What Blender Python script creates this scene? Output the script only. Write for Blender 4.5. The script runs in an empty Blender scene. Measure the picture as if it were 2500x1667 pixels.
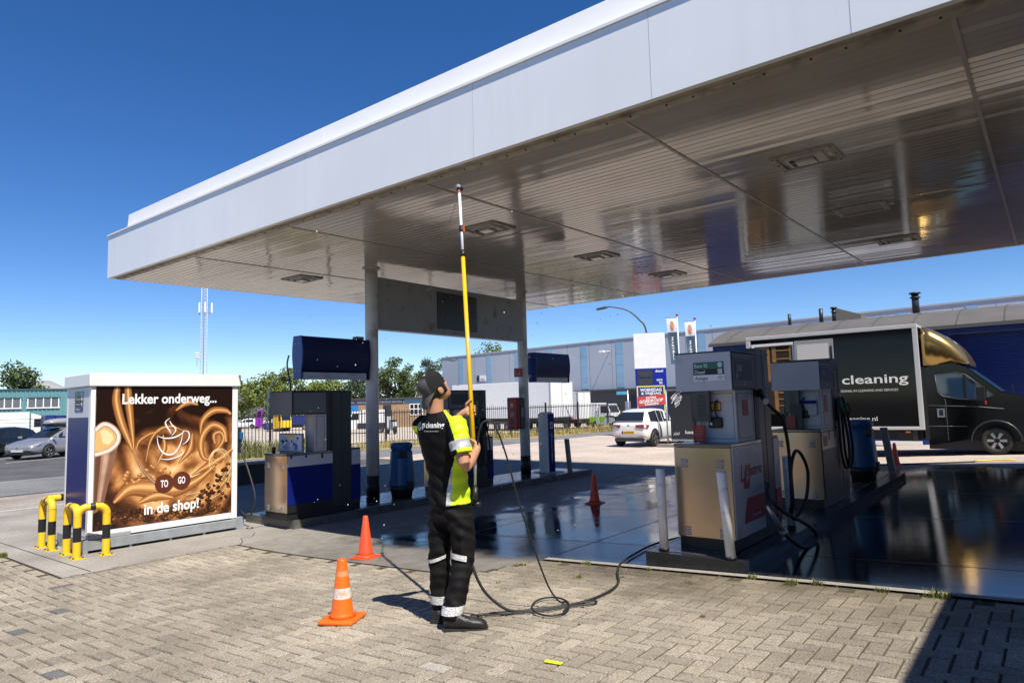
import bpy, bmesh, math, random
from mathutils import Vector, Matrix, Quaternion
from mathutils.bvhtree import BVHTree
R = math.radians
rnd = random.Random(7)
SC = bpy.context.scene
COL = SC.collection

# ------------------------------------------------------------------ camera, sky, sun, exposure
CAMZ = 1.70
def make_camera():
    yaw, pit, rol = R(-38.54), R(5.3), R(-1.6)
    f = Vector((math.sin(yaw)*math.cos(pit), math.cos(yaw)*math.cos(pit), math.sin(pit)))
    r = Vector((math.cos(yaw), -math.sin(yaw), 0)); u = r.cross(f)
    r2 = math.cos(rol)*r + math.sin(rol)*u; u2 = -math.sin(rol)*r + math.cos(rol)*u
    cam = bpy.data.cameras.new('camera'); o = bpy.data.objects.new('camera', cam); COL.objects.link(o)
    m = Matrix((r2, u2, -f)).transposed().to_4x4(); m.translation = (0, 0, CAMZ)
    o.matrix_world = m
    cam.sensor_width = 36.0; cam.lens = 1650/2500*36.0
    cam.clip_start = .05; cam.clip_end = 2500
    SC.camera = o
make_camera()

TOSUN = Vector((.60, -.25, 1.0)).normalized()
W = bpy.data.worlds.new('World'); SC.world = W; W.use_nodes = True
nt = W.node_tree; sky = nt.nodes.new('ShaderNodeTexSky'); sky.sky_type = 'NISHITA'; sky.sun_disc = False
sky.sun_elevation = math.asin(TOSUN.z); sky.sun_rotation = math.atan2(TOSUN.x, TOSUN.y)
sky.air_density = .72; sky.dust_density = .0; sky.ozone_density = 1.6
hs0 = nt.nodes.new('ShaderNodeHueSaturation'); hs0.inputs['Saturation'].default_value = 1.32; hs0.inputs['Hue'].default_value = .509
nt.links.new(sky.outputs[0], hs0.inputs['Color']); nt.links.new(hs0.outputs[0], nt.nodes['Background'].inputs[0]); nt.nodes['Background'].inputs[1].default_value = .100
sun = bpy.data.lights.new('sun', 'SUN'); sun.energy = 5.0; sun.angle = R(.5); sun.color = (1.0, .93, .82)
so = bpy.data.objects.new('sun', sun); COL.objects.link(so); so.location = (20, -10, 40)
so.rotation_euler = TOSUN.to_track_quat('Z', 'Y').to_euler()
SC.view_settings.view_transform = 'Standard'; SC.view_settings.look = 'None'
SC.view_settings.exposure = .58; SC.view_settings.gamma = 1.0
SC.cycles.max_bounces = 8; SC.cycles.glossy_bounces = 5; SC.cycles.transparent_max_bounces = 16
SC.cycles.sample_clamp_indirect = 6.0

# ------------------------------------------------------------------ helpers
def gz(x):
    "height of the ground: it falls gently away to the left of the forecourt"
    t = min(1.0, max(0.0, (x + 7.6)/8.4))
    return .36*(t*t*(3 - 2*t)*.25 + .75*t)

def pm(name, c, r=.5, m=0.0, var=0.0, vs=6.0, bump=0.0, bs=60.0, spec=.5, coat=0.0, alpha=1.0, dirt=0.0, ds=2.0, dc=(.08, .065, .05), trans=0.0, island=0.0, rv=0.0, streak=0.0):
    "procedural Principled material: colour variation, blotchy dirt, bump, per-island variation"
    mt = bpy.data.materials.new(name); mt.use_nodes = True
    n = mt.node_tree.nodes; L = mt.node_tree.links; b = n['Principled BSDF']
    b.inputs['Base Color'].default_value = (*c, 1); b.inputs['Roughness'].default_value = r
    b.inputs['Metallic'].default_value = m; b.inputs['Specular IOR Level'].default_value = spec
    b.inputs['Coat Weight'].default_value = coat; b.inputs['Coat Roughness'].default_value = .05
    b.inputs['Alpha'].default_value = alpha; b.inputs['Transmission Weight'].default_value = trans
    tc = n.new('ShaderNodeTexCoord'); src = None
    def mix(fac, a, bb):
        x = n.new('ShaderNodeMix'); x.data_type = 'RGBA'; L.new(fac, x.inputs[0])
        for k, v in ((6, a), (7, bb)):
            if isinstance(v, tuple): x.inputs[k].default_value = (*v, 1)
            else: L.new(v, x.inputs[k])
        return x.outputs[2]
    def ns(scale, det=4.0):
        x = n.new('ShaderNodeTexNoise'); x.inputs['Scale'].default_value = scale; x.inputs['Detail'].default_value = det
        L.new(tc.outputs['Object'], x.inputs['Vector']); return x.outputs['Fac']
    def rng(v, a, bb, c0=0.0, c1=1.0):
        x = n.new('ShaderNodeMapRange'); x.inputs[1].default_value = a; x.inputs[2].default_value = bb
        x.inputs[3].default_value = c0; x.inputs[4].default_value = c1; L.new(v, x.inputs[0]); return x.outputs[0]
    if var:
        src = mix(rng(ns(vs), .3, .7), tuple(max(0, k*(1 - var)) for k in c), tuple(min(1, k*(1 + var)) for k in c))
    if island:
        g = n.new('ShaderNodeNewGeometry'); hv = n.new('ShaderNodeHueSaturation')
        L.new(rng(g.outputs['Random Per Island'], 0, 1, 1 - island, 1 + island), hv.inputs['Value'])
        if src is None: hv.inputs['Color'].default_value = (*c, 1)
        else: L.new(src, hv.inputs['Color'])
        src = hv.outputs[0]
    if streak:                                      # faint vertical run-off streaks
        mp = n.new('ShaderNodeMapping'); mp.inputs['Scale'].default_value = (7, 7, .35); L.new(tc.outputs['Object'], mp.inputs[0])
        x = n.new('ShaderNodeTexNoise'); x.inputs['Scale'].default_value = 1.0; x.inputs['Detail'].default_value = 6; L.new(mp.outputs[0], x.inputs['Vector'])
        src = mix(rng(x.outputs['Fac'], .5, .75, 0, streak), src if src is not None else c, tuple(k*.62 for k in c))
    if dirt:
        src = mix(rng(ns(ds, 8.0), .62 - dirt*.35, .78), src if src is not None else c, dc)
    if src is not None: L.new(src, b.inputs['Base Color'])
    if rv: L.new(rng(ns(vs*1.7), .3, .7, max(.02, r - rv), min(1, r + rv)), b.inputs['Roughness'])
    if bump:
        bp = n.new('ShaderNodeBump'); bp.inputs['Strength'].default_value = bump; bp.inputs['Distance'].default_value = .02
        L.new(ns(bs), bp.inputs['Height']); L.new(bp.outputs[0], b.inputs['Normal'])
    return mt

class MB:
    "collects shapes, then links them as ONE mesh object"
    def __init__(s): s.v = []; s.f = []; s.m = []; s.sm = []
    def add(s, vs, fs, mi=0, smooth=False):
        o = len(s.v); s.v += [tuple(p) for p in vs]
        for f in fs: s.f.append([o + i for i in f]); s.m.append(mi); s.sm.append(smooth)
        return s
    def quad(s, a, b, c, d, mi=0): return s.add([a, b, c, d], [(0, 1, 2, 3)], mi)
    def box(s, x0, x1, y0, y1, z0, z1, mi=0):
        return s.add([(x0,y0,z0),(x1,y0,z0),(x1,y1,z0),(x0,y1,z0),(x0,y0,z1),(x1,y0,z1),(x1,y1,z1),(x0,y1,z1)],
                     [(0,3,2,1),(4,5,6,7),(0,1,5,4),(1,2,6,5),(2,3,7,6),(3,0,4,7)], mi)
    def obox(s, o, X, Y, Z, mi=0):
        "box from corner o along three edge vectors"
        o, X, Y, Z = map(Vector, (o, X, Y, Z))
        p = [o, o+X, o+X+Y, o+Y]; p += [q+Z for q in p]
        fs = [(0,3,2,1),(4,5,6,7),(0,1,5,4),(1,2,6,5),(2,3,7,6),(3,0,4,7)]
        if X.cross(Y).dot(Z) < 0: fs = [f[::-1] for f in fs]
        return s.add(p, fs, mi)
    def ring(s, c, r, axis, n, a0=0.0, sq=1.0):
        axis = Vector(axis).normalized(); t = Vector((1,0,0)) if abs(axis.x) < .9 else Vector((0,1,0))
        u = axis.cross(t).normalized(); w = axis.cross(u); c = Vector(c)
        return [c + (u*math.cos(a0 + 2*math.pi*i/n) + w*math.sin(a0 + 2*math.pi*i/n)*sq)*r for i in range(n)]
    def loft(s, rings, mi=0, cap0=True, cap1=True, smooth=True):
        n = len(rings[0]); vs = [p for r in rings for p in r]; fs = []
        for k in range(len(rings) - 1):
            for i in range(n):
                j = (i + 1) % n; fs.append((k*n+i, k*n+j, (k+1)*n+j, (k+1)*n+i))
        o = len(s.v); s.add(vs, fs, mi, smooth)
        if cap0: s.f.append([o + i for i in range(n)][::-1]); s.m.append(mi); s.sm.append(False)
        if cap1: s.f.append([o + (len(rings)-1)*n + i for i in range(n)]); s.m.append(mi); s.sm.append(False)
        return s
    def cyl(s, a, b, r0, r1=None, n=16, mi=0, cap=True, smooth=True):
        ax = Vector(b) - Vector(a)
        return s.loft([s.ring(a, r0, ax, n), s.ring(b, r0 if r1 is None else r1, ax, n)], mi, cap, cap, smooth)
    def lathe(s, o, prof, n=24, mi=0, axis=(0,0,1)):
        o = Vector(o); axis = Vector(axis).normalized()
        return s.loft([s.ring(o + axis*z, max(r, 1e-4), axis, n) for r, z in prof], mi)
    def tube(s, pts, r, n=8, mi=0, cap=True):
        pts = [Vector(p) for p in pts]; rings = []; u = None
        for i, p in enumerate(pts):
            d = (pts[min(i+1, len(pts)-1)] - pts[max(i-1, 0)]).normalized()
            if u is None: u = d.cross(Vector((0,0,1)) if abs(d.z) < .9 else Vector((1,0,0))).normalized()
            else: u = (u - d*u.dot(d)).normalized()
            w = d.cross(u); rr = r[i] if isinstance(r, (list, tuple)) else r
            rings.append([p + (u*math.cos(2*math.pi*k/n) + w*math.sin(2*math.pi*k/n))*rr for k in range(n)])
        return s.loft(rings, mi, cap, cap)
    def prism(s, poly, axis, a0, a1, mi=0, smooth=False):
        "2D polygon extruded along axis x/y/z; poly in the two other axes in order"
        def P(q, t): return {'x': (t, q[0], q[1]), 'y': (q[0], t, q[1]), 'z': (q[0], q[1], t)}[axis]
        n = len(poly); vs = [P(q, a0) for q in poly] + [P(q, a1) for q in poly]
        s.add(vs, [(i, (i+1) % n, n+(i+1) % n, n+i) for i in range(n)], mi, smooth)
        return s.add(vs, [tuple(range(n))[::-1], tuple(range(n, 2*n))], mi)
    def poly(s, pts, mi=0): return s.add(pts, [tuple(range(len(pts)))], mi)
    def disc(s, c, r, X, Y, n=28, mi=0, sq=1.0):
        c, X, Y = Vector(c), Vector(X), Vector(Y)
        return s.poly([c + X*r*math.cos(2*math.pi*i/n) + Y*r*sq*math.sin(2*math.pi*i/n) for i in range(n)], mi)
    def ribbon(s, pts, w, nrm, mi=0):
        "flat stroke of width w (or list) through pts lying in the plane with normal nrm"
        pts = [Vector(p) for p in pts]; nrm = Vector(nrm); L = []; Q = []
        for i, p in enumerate(pts):
            d = (pts[min(i+1, len(pts)-1)] - pts[max(i-1, 0)]).normalized(); k = nrm.cross(d)
            ww = w[i] if isinstance(w, (list, tuple)) else w
            L.append(p + k*ww*.5); Q.append(p - k*ww*.5)
        n = len(pts)
        return s.add(L + Q, [(n+i, n+i+1, i+1, i) for i in range(n-1)], mi)
    def text(s, t, o, X, Y, w=None, h=None, al='C', mi=0, bold=.0, res=3, shear=0.0):
        "lettering: bbox fitted to w x h; o is the bbox centre (C), its lower left (L)"
        c = bpy.data.curves.new('t', 'FONT'); c.body = t; c.size = 1; c.offset = bold; c.resolution_u = res; c.shear = shear
        ob = bpy.data.objects.new('t', c); COL.objects.link(ob)
        dg = bpy.context.evaluated_depsgraph_get(); me = bpy.data.meshes.new_from_object(ob.evaluated_get(dg))
        vs = [v.co.copy() for v in me.vertices]; fs = [tuple(p.vertices) for p in me.polygons]
        bpy.data.objects.remove(ob); bpy.data.curves.remove(c); bpy.data.meshes.remove(me)
        x0, x1 = min(v.x for v in vs), max(v.x for v in vs); y0, y1 = min(v.y for v in vs), max(v.y for v in vs)
        kx = w/(x1-x0) if w else h/(y1-y0); ky = h/(y1-y0) if h else kx
        o, X, Y = Vector(o), Vector(X).normalized(), Vector(Y).normalized()
        cx, cy = ((x0+x1)/2, (y0+y1)/2) if al == 'C' else (x0, y0)
        return s.add([o + X*(v.x-cx)*kx + Y*(v.y-cy)*ky for v in vs], fs, mi)
    def xf(s, M): s.v = [tuple(M @ Vector(p)) for p in s.v]; return s
    def mesh(s, name, mats, off=(0,0,0)):
        me = bpy.data.meshes.new(name); ox, oy, oz = off
        me.from_pydata([(a-ox, b-oy, c-oz) for a, b, c in s.v], [], s.f)
        for m in mats: me.materials.append(m)
        me.polygons.foreach_set('material_index', s.m); me.polygons.foreach_set('use_smooth', s.sm); me.update()
        return me

def wloc(o):
    p = Vector((0,0,0))
    while o is not None: p += o.location; o = o.parent
    return p
def tag(o, label=None, cat=None, group=None, kind=None):
    if label: o['label'] = label
    if cat: o['category'] = cat
    if group: o['group'] = group
    if kind: o['kind'] = kind
    return o
def thing(name, label, cat, loc=(0,0,0), group=None, rz=0.0):
    o = bpy.data.objects.new(name, None); COL.objects.link(o); o.location = loc; o.rotation_euler = (0,0,rz)
    o.empty_display_size = .2
    return tag(o, label, cat, group)
def part(name, mb, mats, par=None, local=False, bev=0.0, bseg=2):
    "ONE mesh object; vertices given in world space unless local"
    if not isinstance(mats, (list, tuple)): mats = [mats]
    off = (0,0,0) if local or par is None else wloc(par)
    o = bpy.data.objects.new(name, mb.mesh(name, mats, off)); COL.objects.link(o); o.parent = par
    if bev:
        b = o.modifiers.new('bevel', 'BEVEL'); b.width = bev; b.segments = bseg; b.limit_method = 'ANGLE'; b.angle_limit = R(40)
    return o
def solo(name, mb, mats, label, cat, group=None, bev=0.0, base=None):
    "a top-level thing that is one mesh; origin at its base"
    if not isinstance(mats, (list, tuple)): mats = [mats]
    if base is None:
        zs = min(p[2] for p in mb.v); base = (sum(p[0] for p in mb.v)/len(mb.v), sum(p[1] for p in mb.v)/len(mb.v), zs)
    o = bpy.data.objects.new(name, mb.mesh(name, mats, base)); COL.objects.link(o); o.location = base
    if bev:
        b = o.modifiers.new('bevel', 'BEVEL'); b.width = bev; b.segments = 2; b.limit_method = 'ANGLE'; b.angle_limit = R(40)
    return tag(o, label, cat, group)
def struct(name, mb, mats, kind='structure'): return tag(part(name, mb, mats), kind=kind)
def dup(root, loc, label=None, rz=None):
    c = root.copy(); COL.objects.link(c); c.location = loc
    if label: c['label'] = label
    if rz is not None: c.rotation_euler = (0,0,rz)
    def kids(a, b):
        for ch in list(a.children):
            d = ch.copy(); COL.objects.link(d); d.parent = b; kids(ch, d)
    src_children = list(root.children)
    for ch in src_children:
        d = ch.copy(); COL.objects.link(d); d.parent = c
        for g in list(ch.children):
            e = g.copy(); COL.objects.link(e); e.parent = d
    return c
def bez(pts, n=8):
    "smooth Catmull-Rom curve through pts"
    P = [Vector(p) for p in pts]; P = [P[0]*2 - P[1]] + P + [P[-1]*2 - P[-2]]; out = []
    for i in range(1, len(P)-2):
        for k in range(n):
            t = k/n; a, b, c, d = P[i-1], P[i], P[i+1], P[i+2]
            out.append(.5*((2*b) + (c-a)*t + (2*a-5*b+4*c-d)*t*t + (3*b-a-3*c+d)*t**3))
    out.append(P[-2]); return out

# ------------------------------------------------------------------ common materials
M = {}
M['white'] = pm('white_paint', (.78,.78,.77), .35, var=.05, vs=3)
M['white2'] = pm('white_enamel', (.62,.63,.66), .4, var=.06, dirt=.12, ds=3, dc=(.3,.29,.27))
M['black'] = pm('black_plastic', (.012,.012,.013), .45)
M['rubber'] = pm('black_rubber', (.016,.016,.017), .55, bump=.2, bs=80)
M['grey'] = pm('grey_paint', (.14,.145,.155), .4, var=.08, vs=4)
M['dgrey'] = pm('charcoal_paint', (.022,.024,.029), .38, var=.12, vs=4, dirt=.06, ds=4, dc=(.05,.048,.045))
M['steel'] = pm('brushed_steel', (.60,.465,.33), .22, m=.85, var=.05, vs=2.0)
M['alu'] = pm('aluminium', (.62,.63,.65), .35, m=.8, var=.06)
M['galv'] = pm('galvanised_steel', (.33,.36,.39), .5, m=.35, var=.14, vs=9)
M['navy'] = pm('navy_panel', (.006,.014,.15), .3, var=.06, vs=2, spec=.12)
M['boxnavy'] = pm('box_navy', (.005,.013,.075), .45, var=.06, vs=2, spec=.3)
M['blue'] = pm('blue_plastic', (.012,.09,.24), .38, var=.1, vs=4)
M['red'] = pm('red_paint', (.42,.02,.025), .4, var=.08)
M['glass'] = pm('dark_glass', (.015,.02,.026), .05, spec=.8)
M['tyre'] = pm('tyre_rubber', (.018,.018,.019), .7, bump=.3, bs=60)
M['yellow'] = pm('yellow_paint', (.80,.50,.02), .4, var=.08, vs=6, dirt=.1, ds=9, dc=(.25,.15,.03))
M['letter'] = pm('white_lettering', (.82,.82,.82), .5)
M['dletter'] = pm('black_lettering', (.015,.015,.016), .5)
# ------------------------------------------------------------------ ground
def sheet(mb, x0, x1, y0, y1, dz, mi=0, nx=None):
    nx = nx or max(1, int((min(x1, 2) - max(x0, -9))/.6) + 2 if x1 > -9 and x0 < 2 else 1)
    xs = [x0]
    if x0 < -9 < x1: xs.append(-9)
    a, b = max(x0, -9), min(x1, 2)
    if b > a: xs += [a + (b-a)*i/nx for i in range(1, nx+1)]
    if xs[-1] < x1: xs.append(x1)
    for p, q in zip(xs, xs[1:]):
        if q - p > 1e-6: mb.quad((p,y0,gz(p)+dz), (q,y0,gz(q)+dz), (q,y1,gz(q)+dz), (p,y1,gz(p)+dz), mi)
    return mb
def groundmat(name, c, r, sc=(900., 60., 3.), amt=.35, spots=.25, bump=.25):
    "asphalt / concrete: fine grain, mid mottling, large worn patches"
    mt = bpy.data.materials.new(name); mt.use_nodes = True; n = mt.node_tree.nodes; L = mt.node_tree.links; b = n['Principled BSDF']
    tc = n.new('ShaderNodeTexCoord'); acc = None
    for k, (s, w) in enumerate(zip(sc, (amt, amt*.7, spots))):
        x = n.new('ShaderNodeTexNoise'); x.inputs['Scale'].default_value = s; x.inputs['Detail'].default_value = 5 if k else 1
        L.new(tc.outputs['Object'], x.inputs['Vector'])
        mr = n.new('ShaderNodeMapRange'); mr.inputs[1].default_value = .3; mr.inputs[2].default_value = .7; mr.inputs[3].default_value = 1-w; mr.inputs[4].default_value = 1+w
        L.new(x.outputs['Fac'], mr.inputs[0])
        if acc is None: acc = mr.outputs[0]; grain = x.outputs['Fac']
        else:
            mm = n.new('ShaderNodeMath'); mm.operation = 'MULTIPLY'; L.new(acc, mm.inputs[0]); L.new(mr.outputs[0], mm.inputs[1]); acc = mm.outputs[0]
    hv = n.new('ShaderNodeHueSaturation'); hv.inputs['Color'].default_value = (*c, 1); L.new(acc, hv.inputs['Value'])
    L.new(hv.outputs[0], b.inputs['Base Color']); b.inputs['Roughness'].default_value = r; b.inputs['Specular IOR Level'].default_value = .25
    bp = n.new('ShaderNodeBump'); bp.inputs['Strength'].default_value = bump; bp.inputs['Distance'].default_value = .01
    L.new(grain, bp.inputs['Height']); L.new(bp.outputs[0], b.inputs['Normal'])
    return mt
GM = dict(asph=groundmat('asphalt', (.088,.088,.092), .85, (300,30,.6)), road=groundmat('worn_road', (.17,.17,.175), .85, (200,20,.4)),
          conc=groundmat('dry_concrete', (.265,.248,.225), .85, (400,25,1.2), .16, .22, .2), pink=groundmat('clinker_paving', (.44,.375,.325), .85, (120,9,.5), .22, .15),
          yard=groundmat('yard_paving', (.44,.39,.33), .9, (90,6,.3), .15, .15), verge=groundmat('dry_soil', (.30,.25,.14), .95, (60,8,.8), .3, .3),
          mort=groundmat('joint_sand', (.085,.070,.048), .95, (300,40,2), .3, .3))
struct('ground', sheet(MB(), -900, 900, -300, 1500, -.012), GM['asph'])
struct('road', sheet(MB(), -22.6, -18.3, 2, 120, -.006), GM['road'])
struct('rear_paving', sheet(MB(), -18.3, 14, 15.2, 48, -.004), GM['pink'])
struct('yard', sheet(MB(), -300, -23.9, 12.9, 260, -.008), GM['yard'])
v = MB()
for y0, y1, x0, x1 in ((12.6,18,-24.0,-22.4),(18,26,-23.2,-21.5),(26,36,-22.2,-20.2)): sheet(v, x0, x1, y0, y1, .004 + y0*1e-5)
struct('verge', v, GM['verge'])
m_ = MB()
for k in range(9):                                  # parking bay lines, far left
    o = Vector((-27.0, 6.4, .0)) + Vector((-.86,-.52,0))*2.62*(k - 1.4) + Vector((-3.4, 3.2, 0)); d = Vector((-.52,.86,0)); w = Vector((.86,.52,0))*.05
    m_.poly([o - w - d*.6, o + w - d*.6, o + w + d*4.6, o - w + d*4.6])
m_.poly([(-15.4,3.0,.0),(-15.26,3.0,.0),(-15.16,7.6,.0),(-15.3,7.6,.0)])
struct('road_marking', m_, pm('marking_paint', (.62,.62,.60), .7, var=.2, vs=8, dirt=.2, ds=12, dc=(.16,.16,.165)))
struct('worn_strip', sheet(MB(), -18.0, -15.4, 2.2, 9.5, -.005), groundmat('brick_strip', (.27,.24,.21), .9, (90,12,1), .3, .2))
cp = MB()
sheet(cp, -15.3, -8.33, 2.74, 9.2, .002, nx=4)
struct('concrete_pad', cp, GM['conc'])

def wetmat():
    "forecourt slab: dry pale concrete at the left, washed and wet to the right, with standing water"
    mt = bpy.data.materials.new('wet_concrete'); mt.use_nodes = True; n = mt.node_tree.nodes; L = mt.node_tree.links; b = n['Principled BSDF']
    tc = n.new('ShaderNodeTexCoord'); sp = n.new('ShaderNodeSeparateXYZ'); L.new(tc.outputs['Object'], sp.inputs[0])
    def ns(s, d=4, dist=0):
        x = n.new('ShaderNodeTexNoise'); x.inputs['Scale'].default_value = s; x.inputs['Detail'].default_value = d; x.inputs['Distortion'].default_value = dist
        L.new(tc.outputs['Object'], x.inputs['Vector']); return x.outputs['Fac']
    def math_(op, a, c):
        x = n.new('ShaderNodeMath'); x.operation = op
        for k, q in ((0, a), (1, c)):
            if isinstance(q, (int, float)): x.inputs[k].default_value = q
            else: L.new(q, x.inputs[k])
        return x.outputs[0]
    def rng(q, a, c, o0=0., o1=1.):
        x = n.new('ShaderNodeMapRange'); x.interpolation_type = 'SMOOTHSTEP'
        for k, t in ((1,a),(2,c),(3,o0),(4,o1)): x.inputs[k].default_value = t
        L.new(q, x.inputs[0]); return x.outputs[0]
    wob = math_('SUBTRACT', ns(1.3, 5, .6), .5)
    wx = rng(math_('ADD', sp.outputs[0], math_('MULTIPLY', wob, 3.2)), -7.7, -6.3)
    wy = rng(math_('ADD', sp.outputs[1], math_('MULTIPLY', wob, .5)), 5.35, 5.75, .22, 1.)
    wy2 = rng(math_('ADD', sp.outputs[1], math_('MULTIPLY', wob, 3.0)), 14.6, 16.4, 1., 0.)
    wet = math_('MULTIPLY', math_('MULTIPLY', wx, wy), wy2)
    pud = math_('MAXIMUM', rng(ns(.9, 5, .8), .42, .6), rng(math_('ADD', sp.outputs[0], wob), -2.3, -1.9, 0., .9))
    def col(f, a, c):
        x = n.new('ShaderNodeMix'); x.data_type = 'RGBA'; L.new(f, x.inputs[0])
        for k, q in ((6, a), (7, c)):
            if isinstance(q, tuple): x.inputs[k].default_value = (*q, 1)
            else: L.new(q, x.inputs[k])
        return x.outputs[2]
    dry = col(rng(ns(6, 8), .3, .7), (.20,.186,.165), (.275,.258,.232)); dry = col(rng(ns(70, 2), .35, .65, 0, .5), dry, (.16,.15,.135))
    wetc = col(rng(ns(9, 6), .3, .7), (.008,.008,.0085), (.022,.0215,.021))
    L.new(col(wet, dry, wetc), b.inputs['Base Color'])
    rw = col(pud, (.15,.15,.15), (.04,.04,.04)); L.new(col(wet, (.8,.8,.8), rw), b.inputs['Roughness'])
    b.inputs['Specular IOR Level'].default_value = .5; b.inputs['IOR'].default_value = 1.4
    bp = n.new('ShaderNodeBump'); bp.inputs['Distance'].default_value = .004; bp.inputs['Strength'].default_value = .22
    h = math_('ADD', math_('MULTIPLY', ns(160, 2), math_('SUBTRACT', 1.05, math_('MULTIPLY', wet, rng(pud, 0, 1, .35, .85)))), math_('MULTIPLY', ns(9, 2, .5), .35))
    L.new(h, bp.inputs['Height']); L.new(bp.outputs[0], b.inputs['Normal'])
    return mt
M['wet'] = wetmat()
fc = MB()
sheet(fc, -8.33, -4.42, 4.72, 5.62, .003); sheet(fc, -8.33, 14, 5.62, 16.6, .003); sheet(fc, -16.2, -8.33, 9.2, 16.6, .003, nx=2)
for k in range(7):                                  # ragged step of the slab edge beside the paving
    x = -4.42 + k*.045; sheet(fc, x, x+.045, 4.72 + (k+.6)*.125, 5.62, .003, nx=1)
struct('forecourt', fc, M['wet'])
jt = MB()
for y in (6.56, 8.98, 11.36, 13.7): sheet(jt, -8.3, -3.05, y, y+.014, .006); sheet(jt, -2.0, 12, y, y+.014, .006)
for x in (-6.02, -4.14, -.1, 2.4, 4.8):
    jt.quad((x,5.64,gz(x)+.007),(x+.014,5.64,gz(x)+.007),(x+.014,16.4,gz(x)+.007),(x,16.4,gz(x)+.007))
jt.quad((-8.338,2.74,.0065),(-8.322,2.74,.0065),(-8.322,4.74,.0065),(-8.338,4.74,.0065)); jt.quad((-15,2.95,.0062),(-8.4,3.02,.0062),(-8.4,3.03,.0062),(-15,2.96,.0062))
cr = [Vector((-8.9+.35*k+.0*k, 5.15 - .05*k + .06*math.sin(k*2.3), .0068)) for k in range(4)]
jt.ribbon(bez([(-8.95,5.3,.0068),(-8.72,5.12,.0068),(-8.74,4.98,.0068),(-8.5,4.86,.0068),(-8.34,4.74,.0068)], 3), .008, (0,0,1))
struct('slab_joint', jt, pm('joint_filler', (.012,.012,.013), .35))
struct('kerb_strip', sheet(MB(), -4.1, 8, 5.555, 5.64, .014), GM['conc'])

def brickmat(name, c, sp=.5):
    mt = bpy.data.materials.new(name); mt.use_nodes = True; n = mt.node_tree.nodes; L = mt.node_tree.links; b = n['Principled BSDF']
    tc = n.new('ShaderNodeTexCoord'); g = n.new('ShaderNodeNewGeometry')
    def ns(s, d=3):
        x = n.new('ShaderNodeTexNoise'); x.inputs['Scale'].default_value = s; x.inputs['Detail'].default_value = d; L.new(tc.outputs['Object'], x.inputs['Vector']); return x.outputs['Fac']
    def rng(q, a, c_, o0, o1):
        x = n.new('ShaderNodeMapRange')
        for k, t in ((1,a),(2,c_),(3,o0),(4,o1)): x.inputs[k].default_value = t
        L.new(q, x.inputs[0]); return x.outputs[0]
    def mul(a, c_):
        x = n.new('ShaderNodeMath'); x.operation = 'MULTIPLY'
        for k, q in ((0,a),(1,c_)):
            if isinstance(q, (int, float)): x.inputs[k].default_value = q
            else: L.new(q, x.inputs[k])
        return x.outputs[0]
    val = mul(mul(rng(g.outputs['Random Per Island'], 0, 1, .82, 1.13), mul(rng(ns(95, 4), .32, .68, .62, 1.40), rng(ns(330, 2), .32, .68, .70, 1.28))), rng(ns(1.1, 7), .3, .7, .68, 1.16))
    sx = n.new('ShaderNodeSeparateXYZ'); L.new(tc.outputs['Object'], sx.inputs[0])
    wb = n.new('ShaderNodeMath'); wb.operation = 'MULTIPLY_ADD'; L.new(ns(1.7, 5), wb.inputs[0]); wb.inputs[1].default_value = 2.2; L.new(sx.outputs[1], wb.inputs[2])
    damp = mul(rng(wb.outputs[0], 5.6, 6.6, 0, 1), rng(sx.outputs[0], -4.6, -3.4, 0, 1))
    val = mul(val, rng(damp, 0, 1, 1., .50))
    hv = n.new('ShaderNodeHueSaturation'); hv.inputs['Color'].default_value = (*c, 1); L.new(val, hv.inputs['Value']); L.new(rng(damp, 0, 1, 1., 1.35), hv.inputs['Saturation'])
    L.new(hv.outputs[0], b.inputs['Base Color']); L.new(rng(damp, 0, 1, .85, .38), b.inputs['Roughness'])
    b.inputs['Specular IOR Level'].default_value = .3
    bp = n.new('ShaderNodeBump'); bp.inputs['Strength'].default_value = .9; bp.inputs['Distance'].default_value = .010; L.new(ns(120, 4), bp.inputs['Height']); L.new(bp.outputs[0], b.inputs['Normal'])
    return mt
def edge(x):                                        # far edge of the brick paving
    if x < -8.33: return 2.72
    if x < -4.42: return 4.70
    return 4.72 + min(1, (x + 4.42)/.31)*.83
mo = MB(); sheet(mo, -16, -8.34, -2, 2.73, -.001, nx=2); sheet(mo, -8.34, -4.42, -2, 4.71, -.001); sheet(mo, -4.42, 8, -2, 5.55, -.001)
struct('paving_bed', mo, GM['mort'])
bk = MB(); Wb = .104; rb = random.Random(3)
special = {(-7.96,2.60):1, (-6.79,2.22):1, (-6.54,1.86):1, (-4.92,1.60):1, (-2.85,2.90):2}
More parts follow.
